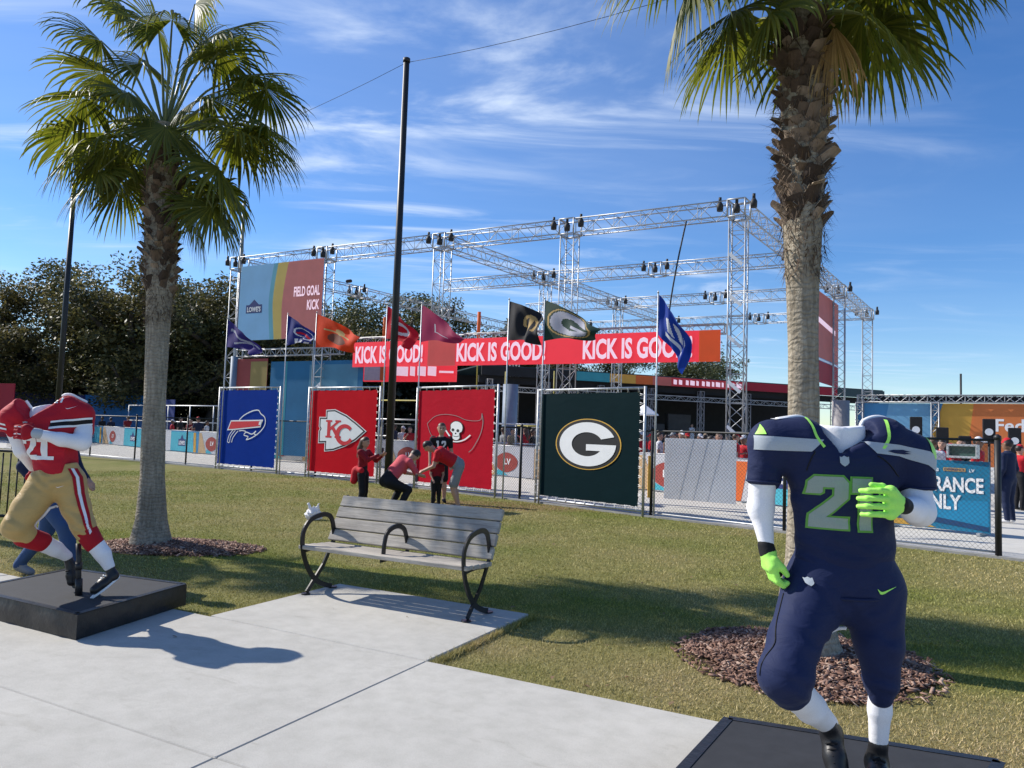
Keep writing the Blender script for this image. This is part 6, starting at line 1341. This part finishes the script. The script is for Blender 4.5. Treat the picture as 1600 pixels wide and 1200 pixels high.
bend = P_(pelvis=(0,.10,.92), chest=(0,-.30,1.13), head=(0,-.54,1.27), face=(0,-.75,-.65), hipl=(-.09,.10,.87), hipr=(.09,.10,.87), kneel=(-.11,.02,.48), kneer=(.11,-.03,.48), ankl=(-.12,.12,.085), ankr=(.12,.10,.085), toel=(-.13,-.05,.04), toer=(.13,-.06,.04), shl=(-.18,-.36,1.16), shr=(.18,-.36,1.16), ell=(-.20,-.42,.88), elr=(.20,-.44,.88), wrl=(-.12,-.62,.78), wrr=(.12,-.63,.78))
person('adult in red shirt and grey shorts bending over a child by the crimson banner', bend, [m_skin, m_hair, c_red, c_grey, m_shoe], (-1.12,15.2), R_(-82), .98, shorts=True)
kid = P_(kneel=(-.09,-.02,.49), ell=(-.22,-.05,1.14), wrl=(-.16,-.2,.98), elr=(.22,-.05,1.14), wrr=(.16,-.2,.98))
person('small child in dark clothes and white shoes between the boy and the bending adult', kid, [m_skin, m_hair, c_dred, c_black, c_white], (-1.48,15.25), R_(15), .60, fat=1.05)
girl = P_(face=(0,-1,.05), ell=(-.19,-.20,1.24), elr=(.19,-.22,1.22), wrl=(-.07,-.42,1.36), wrr=(.09,-.43,1.34), kneel=(-.10,-.05,.49), pelvis=(0,.02,.95), chest=(0,.03,1.33), head=(0,-.02,1.63), curl=(0,-.3,1))
gl_, Bg = person('girl with long brown hair in dark red top holding up a phone', girl, [m_skin, m_hairb, c_dred, c_black, c_black], (-2.74,14.0), R_(72), .80, hair='long', sleeve=1, fat=.86)
jk = Body(); jk.chain([(-.14,-.02,.99),(-.03,.14,1.0),(.10,.12,.97)],[.07,.085,.06],.03).chain([(-.03,.17,.95),(-.07,.20,.74)],[.115,.085],.04).chain([(.08,.13,.92),(.09,.15,.78)],[.06,.05],.03); jk.mesh('waist_jacket', [c_red], gl_, .014, 1, region=False)
ph = thing('phone', 'phone held up by the girl in dark red', 'phone', (-2.38,13.93,1.115), R_(72)); MB().cbox((0,0,.0),(.075,.010,.145), b=.003).build('body', m_black, ph); MB().box((0,.0065,0),(.066,.002,.128)).build('screen', pm('phone_screen',(.03,.03,.04),.1,.1), ph)
crouch = P_(pelvis=(0,.22,.66), chest=(0,-.10,.98), head=(0,-.36,1.13), face=(0,-.85,-.4), hipl=(-.10,.22,.62), hipr=(.10,.22,.62), kneel=(-.17,-.16,.47), kneer=(.17,-.16,.47), ankl=(-.16,.06,.085), ankr=(.16,.06,.085), toel=(-.19,-.10,.04), toer=(.19,-.10,.04), shl=(-.19,-.14,1.01), shr=(.19,-.14,1.01), ell=(-.24,-.30,.78), elr=(.24,-.30,.78), wrl=(-.07,-.52,.74), wrr=(.08,-.53,.74))
person('man in rose red shirt and black trousers crouching to take a picture behind the bench', crouch, [m_skin, m_hair, c_pinkred, c_black, c_black], (-2.10,14.05), R_(128), .96, sleeve=.8, fat=1.05)
ph2 = link_copy(ph); ph2['label'] = 'phone held low by the crouching man in rose red'; ph2.location = (-1.70,13.72,.66); ph2.rotation_euler.z = R_(128)
for c in ph.children: link_copy(c, ph2)
walk_ = P_(pelvis=(0,0,.90), chest=(0,-.05,1.29), head=(0,-.12,1.56), hipl=(-.09,0,.86), hipr=(.09,0,.86), kneel=(-.10,-.30,.52), kneer=(.10,.06,.46), ankl=(-.10,-.42,.10), ankr=(.10,.34,.10), toel=(-.10,-.58,.05), toer=(.10,.20,.03), shl=(-.18,-.05,1.36), shr=(.18,-.05,1.36), ell=(-.2,.12,1.10), elr=(.2,-.14,1.1), wrl=(-.17,-.02,.92), wrr=(.17,-.28,.98))
person('person in blue jeans walking behind the red mannequin, only the legs in view', walk_, [m_skin, m_hair, c_navy, c_jean, c_grey], (-4.58,7.42), R_(82), 1.0, sleeve=1)
person('man in navy clothes and red cap standing past the end of the fence', P_(ell=(-.25,.04,1.14)), [m_skin2, m_hair, c_navy, c_navy, c_white, c_red], (10.78,16.05,-.03), R_(-150), 1.02, sleeve=1, cap=True, fat=1.12)
# spectators: three bodies, each figure with its own clothes
poses = [P_(), P_(elr=(.27,-.08,1.16), wrr=(.08,-.25,1.20), head=(.02,-.02,1.63)), P_(ell=(-.24,-.14,1.18), wrl=(-.05,-.30,1.38), head=(-.01,.0,1.63))]
BASE = []
for i, J in enumerate(poses):
    for cap in (False, True):
        B = figure(J, sleeve=.5, h=.026, hand=False, cap=cap, shorts=(i == 1), hair='long' if i == 2 and not cap else 'short'); o = B.mesh('person', [m_skin, m_hair, c_red, c_navy, m_shoe, c_white], None, .026, 1); me = o.data; bpy.data.objects.remove(o); BASE.append(me)
CN = {'red': c_red, 'dark red': c_dred, 'white': c_white, 'black': c_black, 'navy': c_navy, 'grey': c_grey, 'tan': c_tan, 'blue': c_blue}
OR = ['first','second','third','fourth','fifth','sixth','seventh','eighth','ninth','tenth','eleventh','twelfth','thirteenth','fourteenth']
crowd = [('left of the palm trunk', [(-26.93,48.9),(-26.04,48.36),(-23.71,45.94)], ['black','navy','dark red'], [0,1,1], ['white']*3),
 ('before the blue banner', [(-18.94,41.54),(-18.23,40.91),(-16.71,38.77),(-16.14,39.43),(-16.01,38.06)], ['red','black','dark red','white','navy'], [1,0,0,0,1], ['white','white','white','white','red']),
 ('between blue and red banners', [(-10.92,35.09),(-10.32,34.69),(-10.02,35.99)], ['white','black','tan'], [0,0,1], ['white']*3),
 ('beside the tall black pole', [(-5.0,32.01),(-4.75,32.6),(-4.27,31.53)], ['navy','white','red'], [0,1,0], ['white']*3),
 ('between crimson and green banners', [(-.27,28.88),(.07,27.48),(.56,28.17),(.86,28.47)], ['grey','tan','red','black'], [0,1,0,0], ['grey']*4),
 ('right of the green banner', [(4.35,24.6),(4.55,22.62),(4.85,22.01),(5.22,24.67),(5.45,23.72),(5.75,21.14),(6.05,25.32),(6.27,24.62),(6.05,21.43),(6.65,25.3),(6.48,21.31),(6.85,24.2),(6.9,21.9),(7.35,22.9)], ['red','white','dark red','red','red','red','dark red','white','red','tan','red','dark red','red','grey'], [1,0,1,0,1,0,1,1,0,1,1,0,1,0], ['white','red','grey','red','white','red','red','white','grey','tan','red','red','white','red']),
 ('above the entrance sign', [(10.54,18.46),(11.2,19.26),(11.47,19.32),(10.99,17.41),(11.83,19.48),(13.34,19.41)], ['white','red','dark red','red','black','red'], [1,0,1,1,0,1], ['red','red','red','white','grey','red'])]
bp = [(2.2,33.5),(3.1,35.2),(4.2,34.0),(5.4,36.4),(6.3,33.2),(7.4,35.0),(8.4,37.5),(9.2,34.6),(10.1,36.8),(11.2,38.2),(-2.2,36.0),(-3.4,37.5),(12.4,36.0),(13.4,33.5)]
crowd.append(('in the back row', sorted(bp, key=lambda p: p[0]/p[1]), ['red','grey','dark red','white','red','navy','red','tan','white','red','red','grey','dark red','red'], [1,0,1,0,0,1,1,0,1,0,1,0,1,0], ['white','grey','red','red','grey','white','red','tan','red','red','grey','white','red','red']))
for where, pts, cols, caps, cc in crowd:
    for i, (x, y) in enumerate(pts):
        o = bpy.data.objects.new('person', BASE[(i % 3)*2+caps[i]]); COL.objects.link(o); o.location = (x,y,-.03); o.rotation_euler.z = rnd.uniform(-2.6,2.6); s = rnd.uniform(.93,1.04); o.scale = (s,s,s)
        for k, m_ in ((0, m_skin2 if (i*7) % 3 == 0 else m_skin), (1, m_hair if i % 2 else m_hairb), (2, CN[cols[i]]), (3, (c_navy,c_jean,c_black)[i % 3]), (5, CN[cc[i]])):
            o.material_slots[k].link = 'OBJECT'; o.material_slots[k].material = m_
        extra = (' and %s cap' % cc[i]) if caps[i] else ''
        tag(o, 'spectator in %s top%s, %s from left %s' % (cols[i], extra, OR[i], where), 'person', 'spectators behind the fence')

o = bpy.data.objects.new('person', BASE[4]); COL.objects.link(o); o.location = (13.2,53.9,.87); o.rotation_euler.z = .4
for k, m_ in ((2, c_white), (3, c_white)): o.material_slots[k].link = 'OBJECT'; o.material_slots[k].material = m_
tag(o, 'person dressed all in white up on the dark stage', 'person')
